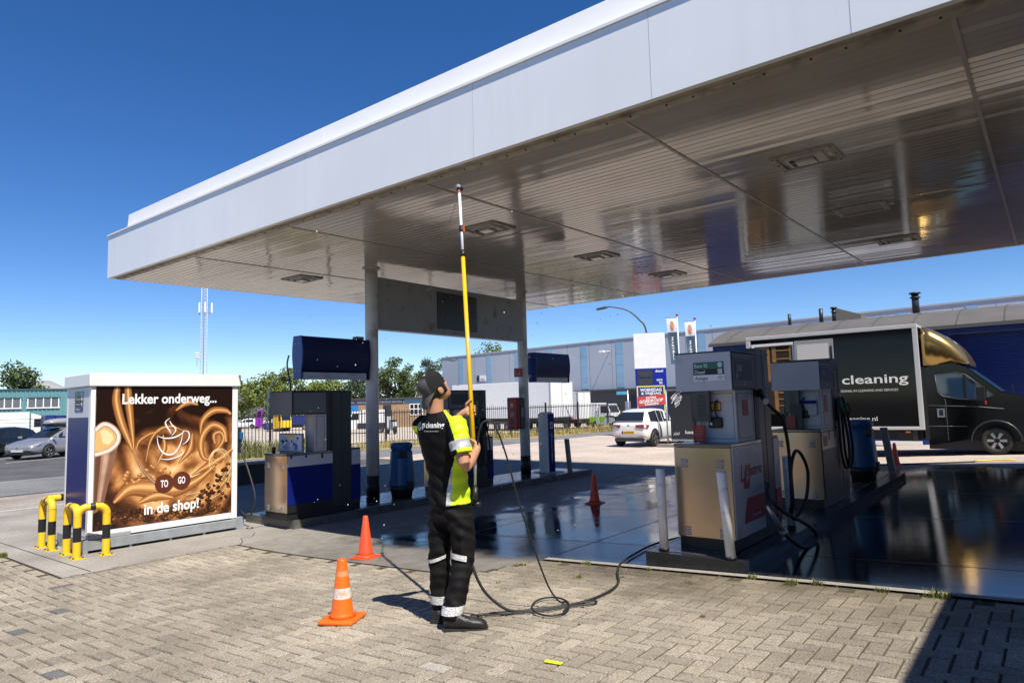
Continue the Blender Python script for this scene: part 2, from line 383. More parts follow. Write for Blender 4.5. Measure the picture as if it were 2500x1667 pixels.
def brick(x, y, dx, dy):
    cx, cy = x + dx/2, y + dy/2
    if cy > edge(cx) - .02 or cy + dy/2 > edge(cx) + .045: return
    dd = math.hypot(cx, cy)
    if dd < 2.0 or (cx*.623 + cy*-.782 > 0 and dd < 3): return
    fx = cx*.782 + cy*.623; fy = -cx*.623 + cy*.782
    if fy < 1.6 or abs(fx) > fy*.86 + .4: return
    mi = 0
    for (a, c_), k in special.items():
        if x <= a < x + dx and y <= c_ < y + dy: mi = k
    jx = .0036; ch = .006; z = gz(cx) + .006 + rb.uniform(-.0016, .0016); sl = [gz(cx + s*dx/2) - gz(cx) for s in (-1, 1)]; t = [rb.uniform(-.0012, .0012) for _ in range(4)]
    a, c_, d, e = x + jx, x + dx - jx, y + jx, y + dy - jx
    lo = [(a,d,z+sl[0]-.012),(c_,d,z+sl[1]-.012),(c_,e,z+sl[1]-.012),(a,e,z+sl[0]-.012)]
    hi = [(a+ch,d+ch,z+sl[0]+t[0]),(c_-ch,d+ch,z+sl[1]+t[1]),(c_-ch,e-ch,z+sl[1]+t[2]),(a+ch,e-ch,z+sl[0]+t[3])]
    bk.add(lo + hi, [(4,5,6,7),(0,1,5,4),(1,2,6,5),(2,3,7,6),(3,0,4,7)], mi)
for i in range(int(-15.5/Wb), int(2.6/Wb)):
    for j in range(int(-1.6/Wb), int(5.7/Wb)):
        t = (i - j) % 4
        if t == 0: brick(i*Wb, j*Wb, 2*Wb, Wb)
        elif t == 3: brick(i*Wb, j*Wb, Wb, 2*Wb)
struct('paving', bk, [brickmat('paving_brick', (.335,.295,.235)), brickmat('paving_brick_dark', (.15,.148,.15)), brickmat('paving_brick_pale', (.44,.41,.365))])

# pump islands: kerb round a tiled top
def island(x0, x1, y0, y1, zt, kmat, tmat):
    t = MB(); n = 8
    lo = [(x0,y0),(x1,y0),(x1,y1),(x0,y1)]
    t.box(x0, x1, y0, y1, -.1, zt - .004)
    struct('pump_island', t, kmat)
    s = MB(); q = .155; k = random.Random(5)
    for a in range(int((x1-x0-.16)/q)):
        for c_ in range(int((y1-y0-.16)/q)):
            xx, yy = x0+.08+a*q, y0+.08+c_*q; zz = zt + k.uniform(0, .002)
            s.box(xx+.003, xx+q-.003, yy+.003, yy+q-.003, zt-.01, zz)
    struct('island_tiles', s, tmat)
kd = pm('wet_kerb', (.018,.0185,.021), .2, var=.4, vs=5, bump=.15, bs=60); kl = pm('stained_kerb', (.12,.115,.105), .4, var=.4, vs=4, dirt=.2, ds=4, dc=(.03,.03,.03))
tl = pm('wet_tiles', (.10,.09,.08), .12, var=.2, vs=3, island=.3, bump=.1, bs=90)
island(-9.95, -8.66, 5.74, 13.75, .13, kl, tl); island(-3.02, -2.12, 5.66, 13.45, .345, kd, tl)

# weeds and grass: countless blades, one object per spread
def blades(spots, hmin, hmax, per, spread, rr):
    b = MB()
    for x, y, s in spots:
        for _ in range(int(per*s)):
            a = rr.uniform(0, 6.28); d = rr.random()**.7*spread*s; px, py = x + d*math.cos(a), y + d*math.sin(a)*.6; z = gz(px)
            h = rr.uniform(hmin, hmax)*s; t = rr.uniform(0, 6.28); lx, ly = math.cos(t)*h*.45, math.sin(t)*h*.45; w = .003 + h*.02
            q = (math.cos(t+1.57)*w, math.sin(t+1.57)*w)
            b.add([(px-q[0],py-q[1],z),(px+q[0],py+q[1],z),(px+lx*.4+q[0]*.7,py+ly*.4+q[1]*.7,z+h*.65),(px+lx*.4-q[0]*.7,py+ly*.4-q[1]*.7,z+h*.65),(px+lx,py+ly,z+h)], [(0,1,2,3),(3,2,4)])
    return b
rg = random.Random(11)
sp = [(-4.4+i*.16+rg.uniform(-.1,.1), 5.53+rg.uniform(-.03,.02) if i > 2 else 4.75+i*.25, rg.choice((.25,.4,.7,1.0))) for i in range(26)] + [(-3.35,5.05,.8),(-3.0,5.2,.5),(-1.7,5.5,1.2),(-1.2,5.3,.5),(-.72,5.5,1.6),(-2.4,5.2,.6),(-3.9,4.6,.5),(-1.95,4.4,.5),(-2.6,3.9,.4)]
G1 = pm('weed_green', (.11,.125,.02), .7, island=.4); G2 = pm('dry_grass', (.36,.29,.10), .8, island=.35)
struct('weeds', blades(sp, .012, .05, 45, .05, rg), G1, 'stuff')
sp = []
for y in [18 + i*.25 for i in range(70)]: sp.append((-23.0 + (y-18)*.145 + rg.uniform(-.7,.5), y, rg.uniform(.6,1.25)))
struct('grass', blades(sp, .15, .42, 70, .55, rg), G2, 'stuff')
sp = [(-23.6 + rg.uniform(-.3,.5), 12.6 + i*.12, rg.uniform(.7,1.4)) for i in range(34)]
struct('tall_weeds', blades(sp, .2, .62, 60, .4, rg), pm('weed_mid_green', (.16,.17,.06), .7, island=.45), 'stuff')
solo('grass_tuft', blades([(-10.25,2.7,1.3)], .02, .06, 120, .06, rg), G1, 'small green grass tuft on the concrete edge at the far left', 'grass tuft')

# ------------------------------------------------------------------ canopy
def cz(x, y): return 4.142 + .0172*(y - 4.83) - .003*(x + 13.06)
X0, X1, Y0, Y1 = -13.06, 4.2, 4.83, 15.06
canopy = thing('canopy', 'large white flat petrol station canopy with ribbed glossy soffit', 'canopy', (-9.34, 7.75, .13))
m_fas = pm('fascia_paint', (.90,.91,.92), .30, var=.03, vs=.9, bump=.10, bs=.8, streak=.10)
m_par = pm('parapet_sheet', (.88,.88,.87), .3, var=.03, vs=1.3)
m_trim = pm('dirty_trim', (.46,.41,.33), .5, var=.2, vs=5, dirt=.35, ds=7, dc=(.16,.13,.09))
m_sof = pm('soffit_panel', (.47,.425,.375), .10, var=.07, vs=.8, rv=.03, spec=.85, bump=.02, bs=3)
m_line = pm('gap_shade_line', (.03,.03,.032), .6)
fa = MB()
def slab(mb, xa, xb, ya, yb, h, mi=0, z0=0):
    p = [(xa,ya),(xb,ya),(xb,yb),(xa,yb)]
    mb.add([(x,y,cz(x,y)+z0) for x, y in p] + [(x,y,cz(x,y)+h) for x, y in p], [(0,3,2,1),(4,5,6,7),(0,1,5,4),(1,2,6,5),(2,3,7,6),(3,0,4,7)], mi)
slab(fa, X0, X1, Y0, Y0+.06, .752); slab(fa, X0, X0+.06, Y0+.062, Y1-.062, .752); slab(fa, X0, X1, Y1-.06, Y1, .752); slab(fa, X1-.06, X1, Y0+.062, Y1-.062, .752)
for x in (-12.66, -9.86, -7.06, -4.26, -2.34, -.87): slab(fa, x, x+.004, Y0-.0015, Y0+.01, .75, 1, .004)
part('fascia', fa, [m_fas, pm('fascia_joint', (.50,.52,.54), .5)], canopy)
ca = MB(); slab(ca, X0-.015, X1, Y0-.018, Y0+.20, .782, 0, .755); slab(ca, X0+.01, X1, Y0+.004, Y0+.19, .7548, 1, .7525)  # second slab: dark gap under the cap, its shade line put into the colour
part('fascia_cap', ca, [m_par, m_line], canopy)
pa = MB()
xs = [-12.80, -9.9, -7.0, -4.62, -1.6, X1]
for a, b in zip(xs, xs[1:]):
    a2 = a + .004
    pa.add([(x, y, cz(x, 4.83) + h) for x, y, h in ((a2,5.03,.78),(b,5.03,.78),(b,5.06,1.155),(a2,5.06,1.155),(a2,5.2,.78),(b,5.2,.78),(b,5.2,1.155),(a2,5.2,1.155))], [(0,1,2,3),(3,2,6,7),(4,7,6,5),(0,3,7,4),(1,5,6,2)])
pa.box(-12.80, -12.72, 5.21, 14.7, 4.93, 5.3)
part('parapet', pa, m_par, canopy)
part('edge_trim', (lambda q: (slab(q, X0+.06, X1, Y0+.06, Y0+.135, .02, 0, .006), q)[1])(MB()), m_trim, canopy)
part('edge_trim', (lambda q: (slab(q, X0+.06, X1, Y1-.2, Y1-.06, .02, 0, .002), q)[1])(MB()), m_trim, canopy)
tr = MB(); slab(tr, X0+.06, X1, Y0+.14, Y0+.235, .014, 0, -.012)
for k in range(60):
    x = -12.7 + k*.28 + (.05 if k % 2 else 0); tr.cyl((x, Y0+.155, cz(x,Y0)-.02), (x, Y0+.155, cz(x,Y0)-.01), .009, n=6, mi=1)
part('edge_trim', tr, [m_trim, M['dletter']], canopy)
so_ = MB(); rs = random.Random(21); px = [X0+.06, -10.38, -7.775, -5.2, -2.73, -.32, 2.1, X1-.06]; pitch = .1085
for pa_, pb in zip(px, px[1:]):
    y = Y0 + .235
    while y < Y1 - .21:
        t = rs.gauss(0, .00035); e = y + pitch - .014
        n = 3; xs = [pa_ + (pb-pa_)*i/n for i in range(n+1)]; w = [rs.gauss(0, .0005) for _ in xs]
        for i in range(n):
            a, b = xs[i], xs[i+1]
            P = lambda x, yy, d: (x, yy, cz(x, yy) + d)
            so_.quad(P(a,y,w[i]-t), P(a,e,w[i]+t), P(b,e,w[i+1]+t), P(b,y,w[i+1]-t))
        so_.quad(P(pa_,e,t), P(pa_,e+.007,.013), P(pb,e+.007,.013), P(pb,e,t)); so_.quad(P(pa_,e+.007,.013), P(pa_,y+pitch,0), P(pb,y+pitch,0), P(pb,e+.007,.013))
        y += pitch
part('soffit', so_, m_sof, canopy)
js = MB()
for x in px[1:-1]: slab(js, x-.016, x+.016, Y0+.24, Y1-.2, -.001, 0, -.007)
part('joint_strip', js, pm('joint_strip', (.42,.37,.315), .3, var=.12, dirt=.12, ds=6, dc=(.2,.17,.14)), canopy)
rf = MB(); slab(rf, X0+.07, X1-.07, Y0+.07, Y1-.07, .70, 0, .66); part('roof_deck', rf, M['grey'], canopy)
cm = pm('column_paint', (.86,.84,.80), .42, var=.05, vs=2, dirt=.22, ds=3, dc=(.30,.26,.21), bump=.05, bs=20)
for x, y in ((-9.34, 7.75), (-9.42, 12.2)):
    c = MB(); c.cyl((x,y,.50), (x,y,cz(x,y)-.012), .113, n=36); c.cyl((x,y,cz(x,y)-.02), (x,y,cz(x,y)-.004), .155, n=24)
    co = part('column', c, cm, canopy)
    part('base_band', MB().cyl((x,y,.132), (x,y,.54), .1165, n=36), M['black'], co)

# flush luminaires in the soffit
def luminaire(cx, cy, label, mode):
    t = thing('canopy_light', label, 'ceiling light', (cx, cy, cz(cx,cy) - .02), 'flush lights in the canopy soffit')
    z = cz(cx, cy); a, b = .31, .255; d = .02
    f = MB(); f.box(cx-a, cx+a, cy-b, cy-b+.05, z-d, z+.03); f.box(cx-a, cx+a, cy+b-.05, cy+b, z-d, z+.03); f.box(cx-a, cx-a+.06, cy-b+.05, cy+b-.05, z-d, z+.03); f.box(cx+a-.06, cx+a, cy-b+.05, cy+b-.05, z-d, z+.03)
    for sx in (-1,1):
        for sy in (-1,0,1): f.cyl((cx+sx*(a-.03), cy+sy*(b-.03), z-d-.006), (cx+sx*(a-.03), cy+sy*(b-.03), z-d), .009, n=6, mi=1)
    part('frame', f, [pm('luminaire_frame', (.46,.41,.34), .4, var=.2, dirt=.3, ds=12, dc=(.07,.06,.05)), M['dletter']], t)
    if mode == 'blank':
        part('cover_plate', MB().box(cx-a+.06, cx+a-.06, cy-b+.05, cy+b-.05, z-.012, z+.02), pm('cover_plate', (.16,.145,.125), .3), t); return
    g = MB(); g.box(cx-.19, cx+.19, cy-.15, cy+.15, z-.03, z+.02)
    part('reflector_box', g, pm('reflector', (.58,.55,.5), .35, m=.3, var=.2, vs=10, dirt=.2, ds=10, dc=(.12,.1,.08)), t, bev=.012)
    h = MB(); h.box(cx-.10, cx+.09, cy-.075, cy+.075, z-.055, z-.03)
    part('lamp_lens', h, pm('lamp_lens', (.55,.54,.5), .15, spec=.8), t, bev=.01)
    c = MB()
    for k in range(9): c.box(cx-.105+k*.022, cx-.095+k*.022, cy+.08, cy+.12, z-.045, z-.031)
    c.box(cx-.15, cx-.11, cy-.1, cy+.1, z-.04, z-.031)
    part('bracket', c, M['black'], t)
for a, b, l, mo_ in ((-6.0,7.05,'dirty flush canopy light right of the pole tip','l'), (-5.98,9.93,'flush canopy light second from front in the middle row','l'), (-5.97,12.65,'flush canopy light nearest the rear edge in the middle row','l'),
                  (-1.81,7.25,'largest looking canopy light, above the gas pump on the right','l'), (-1.84,9.96,'dark blank cover plate set in the soffit above the van','blank'), (-1.83,12.62,'flush canopy light at the rear edge on the right','l'), (-10.95,7.42,'flush canopy light left of the white columns','l')):
    luminaire(a, b, l, mo_)

# header panel between the two columns
hp = thing('header_panel', 'grey panel with a dark screen slung between the two columns', 'sign panel', (-9.36, 10.0, 3.1))
b = MB(); b.box(-9.40, -9.31, 7.87, 12.08, 3.10, 4.04)
part('panel', b, pm('header_paint', (.36,.35,.34), .45, var=.08, vs=1.5, dirt=.08, ds=4, dc=(.09,.085,.08)), hp, bev=.006)
part('screen', MB().box(-9.308, -9.300, 9.36, 10.52, 3.21, 3.94), pm('dark_screen', (.03,.028,.027), .3), hp)
part('edge_strip', MB().box(-9.405, -9.302, 7.87, 12.08, 3.085, 3.098), M['alu'], hp)

# blue light boxes on the columns
def bluebox(y0, y1, lab, colx, yc):
    t = thing('display_box', lab, 'sign box', (-9.33, (y0+y1)/2, 2.19), 'blue display boxes on the columns')
    pr = [(-9.215 + .035*math.sin(math.pi*(z-2.30)/.575), z) for z in [2.30 + .575*k/12 for k in range(13)]] + [(-9.405 - .035*math.sin(math.pi*(z-2.30)/.575), z) for z in [2.875 - .575*k/12 for k in range(13)]]
    part('body', MB().prism(pr, 'y', y0, y1, 0, False), M['boxnavy'], t, bev=.03)
    part('lower_strip', MB().prism([(-9.225,2.19),(-9.222,2.297),(-9.403,2.297),(-9.40,2.19)], 'y', y0+.03, y1-.03), M['white2'], t)
    e = MB(); pe = [(x + (-.012 if x < -9.3 else .012), z) for x, z in pr]; pe += [(-9.41,2.185),(-9.215,2.185)]
    pe = [(-9.205,2.185)] + [(x + (-.010 if x < -9.3 else .010), z) for x, z in pr] + [(-9.42,2.185)]
    e.prism(pe, 'y', y0-.02, y0-.001)
    for dz in (.12,.55):
        for dx in (-.05,.05): e.cyl((-9.31+dx, y0-.026, 2.2+dz), (-9.31+dx, y0-.02, 2.2+dz), .008, n=6, mi=1)
    part('end_cap', MB().prism(pe, 'y', y1+.001, y1+.02), M['boxnavy'], t)
    part('end_cap', e, [pm('box_end_blue', (.012,.05,.26), .3), M['alu']], t)
    br = MB()
    for z in (2.30, 2.74): br.box(-9.36, -9.32, min(y1+.02, yc), max(y0-.02, yc), z, z+.045) if y1 < yc else br.box(-9.36, -9.32, yc, y0-.02, z, z+.045)
    part('bracket', br, cm, t)
    if y1 < yc: part('floodlight', MB().box(-9.36,-9.24,y1-.22,y1-.06,2.877,2.93), M['grey'], t, bev=.01)
bluebox(6.24, 7.56, 'blue display box on the front column, above the blue pump', 0, 7.66); bluebox(12.42, 13.74, 'blue display box on the rear column beside the warehouse view', 0, 12.3)
# ------------------------------------------------------------------ coffee poster cabinet (its own axes: x along the poster, y inward, z up)
def postermat():
    "warm out-of-focus print: dark brown to cream swirls"
    mt = bpy.data.materials.new('coffee_print'); mt.use_nodes = True; n = mt.node_tree.nodes; L = mt.node_tree.links; b = n['Principled BSDF']
    tc = n.new('ShaderNodeTexCoord'); mp = n.new('ShaderNodeMapping'); L.new(tc.outputs['Object'], mp.inputs[0]); mp.inputs['Location'].default_value = (-.96, 0, -1.05)
    def ns(s, d, dist, v=None):
        x = n.new('ShaderNodeTexNoise'); x.inputs['Scale'].default_value = s; x.inputs['Detail'].default_value = d; x.inputs['Distortion'].default_value = dist
        L.new(v or mp.outputs[0], x.inputs['Vector']); return x.outputs['Fac']
    w = n.new('ShaderNodeTexWave'); w.wave_type = 'RINGS'; w.rings_direction = 'Y'; w.inputs['Scale'].default_value = 1.1; w.inputs['Distortion'].default_value = 9; w.inputs['Detail'].default_value = 3; w.inputs['Detail Scale'].default_value = .9
    L.new(mp.outputs[0], w.inputs['Vector'])
    sp = n.new('ShaderNodeSeparateXYZ'); L.new(mp.outputs[0], sp.inputs[0])
    def m(op, a, c):
        x = n.new('ShaderNodeMath'); x.operation = op
        for k, q in ((0,a),(1,c)):
            if isinstance(q, (int, float)): x.inputs[k].default_value = q
            else: L.new(q, x.inputs[k])
        return x.outputs[0]
    # bright heart around (.25,-.3), dark corners of the print
    dx = m('SUBTRACT', sp.outputs[0], .18); dz = m('SUBTRACT', sp.outputs[2], -.22)
    d = m('ADD', m('MULTIPLY', m('MULTIPLY', dx, dx), .55), m('MULTIPLY', m('MULTIPLY', dz, dz), .85))
    f = m('ADD', m('ADD', m('MULTIPLY', ns(1.7, 4, 1.6), .9), m('MULTIPLY', w.outputs['Fac'], .24)), m('MULTIPLY', d, -.62))
    r = n.new('ShaderNodeValToRGB'); e = r.color_ramp.elements
    for k, (p, c) in enumerate(((.10,(.016,.006,.003)),(.28,(.090,.030,.011)),(.44,(.29,.11,.035)),(.58,(.60,.29,.095)),(.76,(.88,.60,.30)))):
        q = e[k] if k < 2 else e.new(p); q.position = p; q.color = (*c, 1)
    L.new(f, r.inputs[0]); L.new(r.outputs[0], b.inputs['Base Color']); b.inputs['Roughness'].default_value = .28; return mt
def kiosk():
    t = thing('coffee_kiosk', 'white framed cabinet with a large brown coffee poster, Lekker onderweg', 'kiosk', (-9.552, 3.383, 0), rz=math.atan2(.999, .0457))
    Wd, Dp = 1.935, .96; wf = M['white']
    P = lambda *a, **k: part(*a, local=True, **k)
    b = MB(); b.box(0, .056, -.004, .08, .215, 2.072); b.box(Wd-.085, Wd, -.004, .08, .165, 2.072); b.box(.057, Wd-.086, -.002, .05, .17, .258); b.box(0, .05, Dp-.06, Dp, .2, 2.07); b.box(Wd-.05, Wd, Dp-.06, Dp, .2, 2.07)
    P('corner_frame', b, wf, t, bev=.006)
    b = MB(); b.box(-.03, Wd+.03, -.035, Dp+.03, 2.075, 2.243); P('roof', b, wf, t, bev=.012)
    b = MB(); b.box(.01, Wd-.01, .055, Dp-.01, .2, 2.07); P('body', b, M['white2'], t)
    b = MB(); b.box(.004, .012, .082, Dp-.062, .28, 1.68); P('side_panel', b, M['navy'], t)
    b = MB(); b.box(.003, .012, .082, Dp-.062, 1.684, 2.07); P('upper_side_panel', b, pm('kiosk_side', (.60,.61,.65), .4), t)
    b = MB()
    for k, (c, s) in enumerate(((0,'Euro 95'),(1,'Diesel'),(1,'Diesel W'),(2,'AdBlue'))):
        z = 1.962 - k*.068; b.box(-.001, .0028, .30, .62, z, z+.062, c); b.text(s, (-.002, .58, z+.018), (0,-1,0), (0,0,1), w=.03*len(s), h=.03, al='L', mi=3)
        b.box(-.002, -.0012, .325, .365, z+.01, z+.052, 3) if k < 3 else None
    P('fuel_label', b, [pm('label_green', (.01,.17,.09), .4), M['dletter'], M['navy'], M['letter']], t)
    b = MB(); b.box(.0, .5, -.03, Dp, .155, .21); P('plinth_step', b, pm('plinth', (.30,.31,.32), .5), t, bev=.01)
    f = MB(); f.box(-.03, Wd+.05, -.05, .0, .035, .155); f.box(-.03, .03, .0, Dp+.02, .035, .155); f.box(Wd, Wd+.05, .0, Dp+.02, .035, .155); f.box(-.03, Wd+.05, Dp-.02, Dp+.03, .035, .155)
    f.box(-.055, .0, -.055, Dp+.03, .0, .17); f.box(Wd-.03, Wd+.085, -.052, .03, .0, .175)
    for x in (.5, 1.0, 1.45): f.cyl((x,-.02,0), (x,-.02,.04), .02, n=8)
    P('base_frame', f, M['galv'], t, bev=.004)
    P('skirt', MB().box(.1, Wd-.05, .03, Dp-.05, .03, .2), M['black'], t)
    # the print and everything on it
    x0, x1, z0, z1 = .058, Wd-.087, .26, 2.07; w, h = x1-x0, z1-z0
    U = lambda a, c, l=1: (x0 + a*w, -.006 - .0012*l, z1 - c*h)
    pb = MB(); pb.quad((x0,-.006,z0), (x1,-.006,z0), (x1,-.006,z1), (x0,-.006,z1)); nrm = (0,-1,0)
    def soft(pts, wd, l, cols, n=8):                 # a blurred streak: nested strokes from broad and dim to narrow and bright
        if not isinstance(wd, (list, tuple)): wd = [wd]*len(pts)
        for q, (k, mi) in enumerate(zip((2.1,1.6,1.15,.75,.35), cols)):
            pp = bez([U(*p, l + q*.12) for p in pts], n); ww = [(wd[min(i//n, len(wd)-1)] + (wd[min(i//n+1, len(wd)-1)] - wd[min(i//n, len(wd)-1)])*(i % n)/n)*k for i in range(len(pp))]
            pb.ribbon(pp, ww, nrm, mi)
    W5 = (1,2,2,3,4)
    cup = [(.0,.315),(.035,.275),(.085,.285),(.135,.325),(.150,.37),(.150,.42),(.125,.55),(.095,.68),(.07,.80),(.045,.86),(.0,.88)]
    pb.poly([U(*q, 1) for q in cup][::-1], 6)
    for k, (a0, a1, mi) in enumerate(((.30,.70,7),(.42,.62,8),(.05,.30,9))):
        pb.poly([U(a*b_, c, 1.1+.05*k) for a, c, b_ in ((.150,.42,a0),(.150,.42,a1),(.125,.55,a1),(.095,.68,a1),(.07,.80,a1),(.07,.80,a0),(.095,.68,a0),(.125,.55,a0))], mi)
    pb.poly([U(*q, 1.5) for q in ((0,.30),(.05,.28),(.10,.295),(.140,.345),(.130,.40),(.08,.44),(0,.465))][::-1], 4); pb.poly([U(*q, 1.6) for q in ((.03,.31),(.06,.30),(.105,.33),(.12,.37),(.09,.41),(.05,.40))][::-1], 5)
    soft([(0,.305),(.05,.265),(.105,.285),(.147,.34),(.142,.40),(.09,.45),(0,.475)], .030, 2, (8,8,10,10,10))
    for pts, wd in (([(.135,-.0),(.13,.10),(.165,.25),(.225,.40),(.248,.47)],[.035,.05,.05,.035,.008]),([(.205,0),(.215,.12),(.235,.28),(.25,.40),(.256,.47)],[.04,.05,.035,.02,.006]),([(.27,.47),(.29,.40),(.36,.35),(.44,.33)],[.006,.02,.02,.006]),
                   ([(.34,.55),(.37,.40),(.43,.32),(.52,.30),(.60,.33)],[.006,.018,.024,.02,.006]),([(.95,.44),(.925,.34),(.84,.30),(.77,.36),(.745,.45),(.77,.55),(.84,.58)],[.03,.05,.05,.05,.05,.03,.01]),([(.99,.22),(.94,.19),(.84,.19),(.76,.26),(.74,.36)],[.02,.04,.05,.04,.01]),
                   ([(.86,.45),(.85,.38),(.90,.36),(.93,.41),(.90,.47),(.86,.50)],[.02,.03,.03,.03,.03,.01]),([(.68,.68),(.80,.62),(.90,.57),(1.0,.50)],[.01,.05,.05,.03]),([(.13,.82),(.24,.73),(.40,.74),(.56,.77),(.72,.72),(.86,.62)],[.02,.10,.14,.10,.06,.02]),
                   ([(.30,.84),(.42,.80),(.54,.83)],[.02,.08,.02]),([(.42,.58),(.47,.46),(.46,.36)],[.01,.04,.01]),([(.55,.18),(.64,.12),(.72,.14)],[.01,.05,.01]),([(.58,.58),(.66,.48),(.68,.36)],[.01,.05,.01])):
        soft(pts, wd, 1.7, W5)
    soft([(.245,.46),(.30,.58),(.36,.66),(.42,.72)], [.004,.012,.018,.02], 2.4, (6,6,7,8,8))
    for k in range(9): pb.ribbon([U(.862+(.012+.011*k)*math.cos(a)+.004*k, .535+(.016+.016*k)*math.sin(a)+.012*k, 2.4+.02*k) for a in [i*.3+.5*k for i in range(13+k % 5)]], .0035+.002*(k % 3), nrm, 4 + k % 2)
    for k in range(9): pb.ribbon(bez([U(.995,.55+.018*k,2.6+.02*k),U(.93,.68+.018*k,2.6+.02*k),U(.80,.77+.014*k,2.6+.02*k),U(.64,.80+.012*k,2.6+.02*k)], 6), .003+.002*(k % 3), nrm, 3 + k % 3)
    rk = random.Random(5)
    for k in range(22):
        a, c, r_ = rk.uniform(.20,.52), rk.uniform(.585,.70), rk.uniform(.02,.038)
        for q, mi in enumerate((2,3,4)): pb.disc(Vector(U(a - .003*q, c - .004*q, 2.2+.02*k+.005*q)), r_*(1, .72, .38)[q], (1,0,0), (0,0,1), 14, mi, .8)
    for k in range(230):
        a = .015 + .97*rk.random()**.75; lim = .83 + .07*math.sin(a*3.2) if a < .60 else .96 - .40*(a-.60)/.40; c = rk.uniform(lim, .985)**.96; s = rk.uniform(.020,.034)*(1 + .5*max(0, a-.6)); an = rk.uniform(-.9,.9)
        if c > .985 or not .02 < a < .972: continue
        X = Vector((math.cos(an),0,math.sin(an))); Y = Vector((-math.sin(an),0,math.cos(an))); ce = Vector(U(a, c, 2.8 + .004*k)); dk = rk.random() < .72
        pb.disc(ce, s, X, Y, 14, 11 if dk else 12, .66); pb.disc(ce + Vector((0,-.0004,0)) + Y*s*.18 - X*s*.15, s*.62, X, Y, 12, 12 if dk else 2, .5)
        pb.ribbon([ce + Vector((0,-.0008,0)) + X*s*t_ + Y*s*.2*(1-t_*t_)*math.copysign(1, math.sin(k)) for t_ in (-.8,-.3,.1,.5,.8)], .003, nrm, 13)
    pc = lambda n_, c, v_=.0: pm('print_' + n_, c, .28, var=v_, vs=5)
    po = P('poster', pb, [postermat(), pc('s1',(.20,.072,.021)), pc('s2',(.34,.14,.042)), pc('s3',(.54,.255,.085)), pc('s4',(.76,.44,.17)), pc('s5',(.90,.66,.36)), pc('cup',(.22,.105,.065),.2), pc('cup_lit',(.36,.20,.135),.2), pc('cup_pale',(.50,.33,.235),.2), pc('cup_dark',(.13,.055,.03)), pc('rim',(.80,.70,.60)), pc('bean',(.030,.010,.004)), pc('bean_lit',(.105,.036,.013)), pc('crease',(.015,.005,.002))], t)
    lt = MB(); lt.text('Lekker onderweg...', U(.518,.100,5), (1,0,0), (0,0,1), w=.697*w, h=.098*h, bold=.026); lt.text('in de shop!', U(.535,.905,5), (1,0,0), (0,0,1), w=.40*w, h=.105*h, bold=.026)
    P('lettering', lt, M['letter'], po)
    ci = MB(); ci.disc(U(.475,.722,4.2), .122, (1,0,0), (0,0,1), 40); ci.disc(U(.602,.712,4.5), .122, (1,0,0), (0,0,1), 40)
    P('to_go_badge', ci, pm('badge_brown', (.115,.030,.016), .3), po)
    lt = MB(); lt.text('TO', U(.475,.722,5.2), (1,0,0), (0,0,1), h=.098, w=.098, bold=.03); P('badge_lettering', lt, M['letter'], po); lt = MB(); lt.text('GO', U(.602,.708,5.2), (1,0,0), (0,0,1), h=.098, w=.098, bold=.03); P('badge_lettering', lt, M['letter'], po)
    ic = MB(); n = (0,-1,0); rb_ = lambda pts, wd: ic.ribbon(bez([U(*q, 5) for q in pts], 6), [wd*(.25 + .75*math.sin(math.pi*min(1,max(0,k/(6*(len(pts)-1)))))) for k in range(6*(len(pts)-1)+1)], n)
    rb_([(.418,.365),(.47,.385),(.54,.383),(.60,.355),(.612,.335)], .02); rb_([(.416,.37),(.425,.43),(.455,.485),(.50,.51),(.545,.500),(.585,.44),(.605,.36)], .022)
    rb_([(.60,.335),(.645,.345),(.655,.385),(.635,.42),(.605,.44)], .018); rb_([(.435,.535),(.50,.545),(.57,.53),(.61,.505),(.60,.48)], .018)
    rb_([(.505,.235),(.475,.265),(.485,.30),(.505,.33),(.515,.355)], .02); rb_([(.505,.255),(.52,.285),(.545,.31),(.55,.335),(.52,.37)], .02)
    P('cup_icon', ic, M['letter'], po)
    hs = MB(); hs.tube(bez([(Wd+.06,.06,1.30),(Wd+.065,.03,1.15),(Wd+.07,-.21,.83),(Wd+.08,-.38,.48),(Wd+.07,-.33,.27),(Wd+.06,-.2,.2),(Wd+.06,.02,.26)], 8), .013, 8); P('hose', hs, M['rubber'], t)
    nz = MB(); nz.cyl((Wd+.05,.08,1.42), (Wd+.065,.03,1.25), .035, .022, 12); nz.box(Wd+.03, Wd+.09, -.01, .07, 1.29, 1.40); P('nozzle', nz, M['blue'], t, bev=.01)
    hd = MB(); hd.box(Wd+.001, Wd+.06, .02, .14, 1.1, 1.45); P('nozzle_holder', hd, M['dgrey'], t)
kiosk()
cb = MB(); cb.tube(bez([(-9.40,5.36,.01),(-9.32,5.5,.012),(-9.36,5.72,.012),(-9.15,5.82,.05),(-9.12,5.83,.16),(-9.0,5.80,.19)], 6), .009, 6)
solo('ground_cable', cb, pm('pale_cable', (.30,.30,.29), .5), 'thin pale cable running from the coffee cabinet to the blue pump', 'cable')

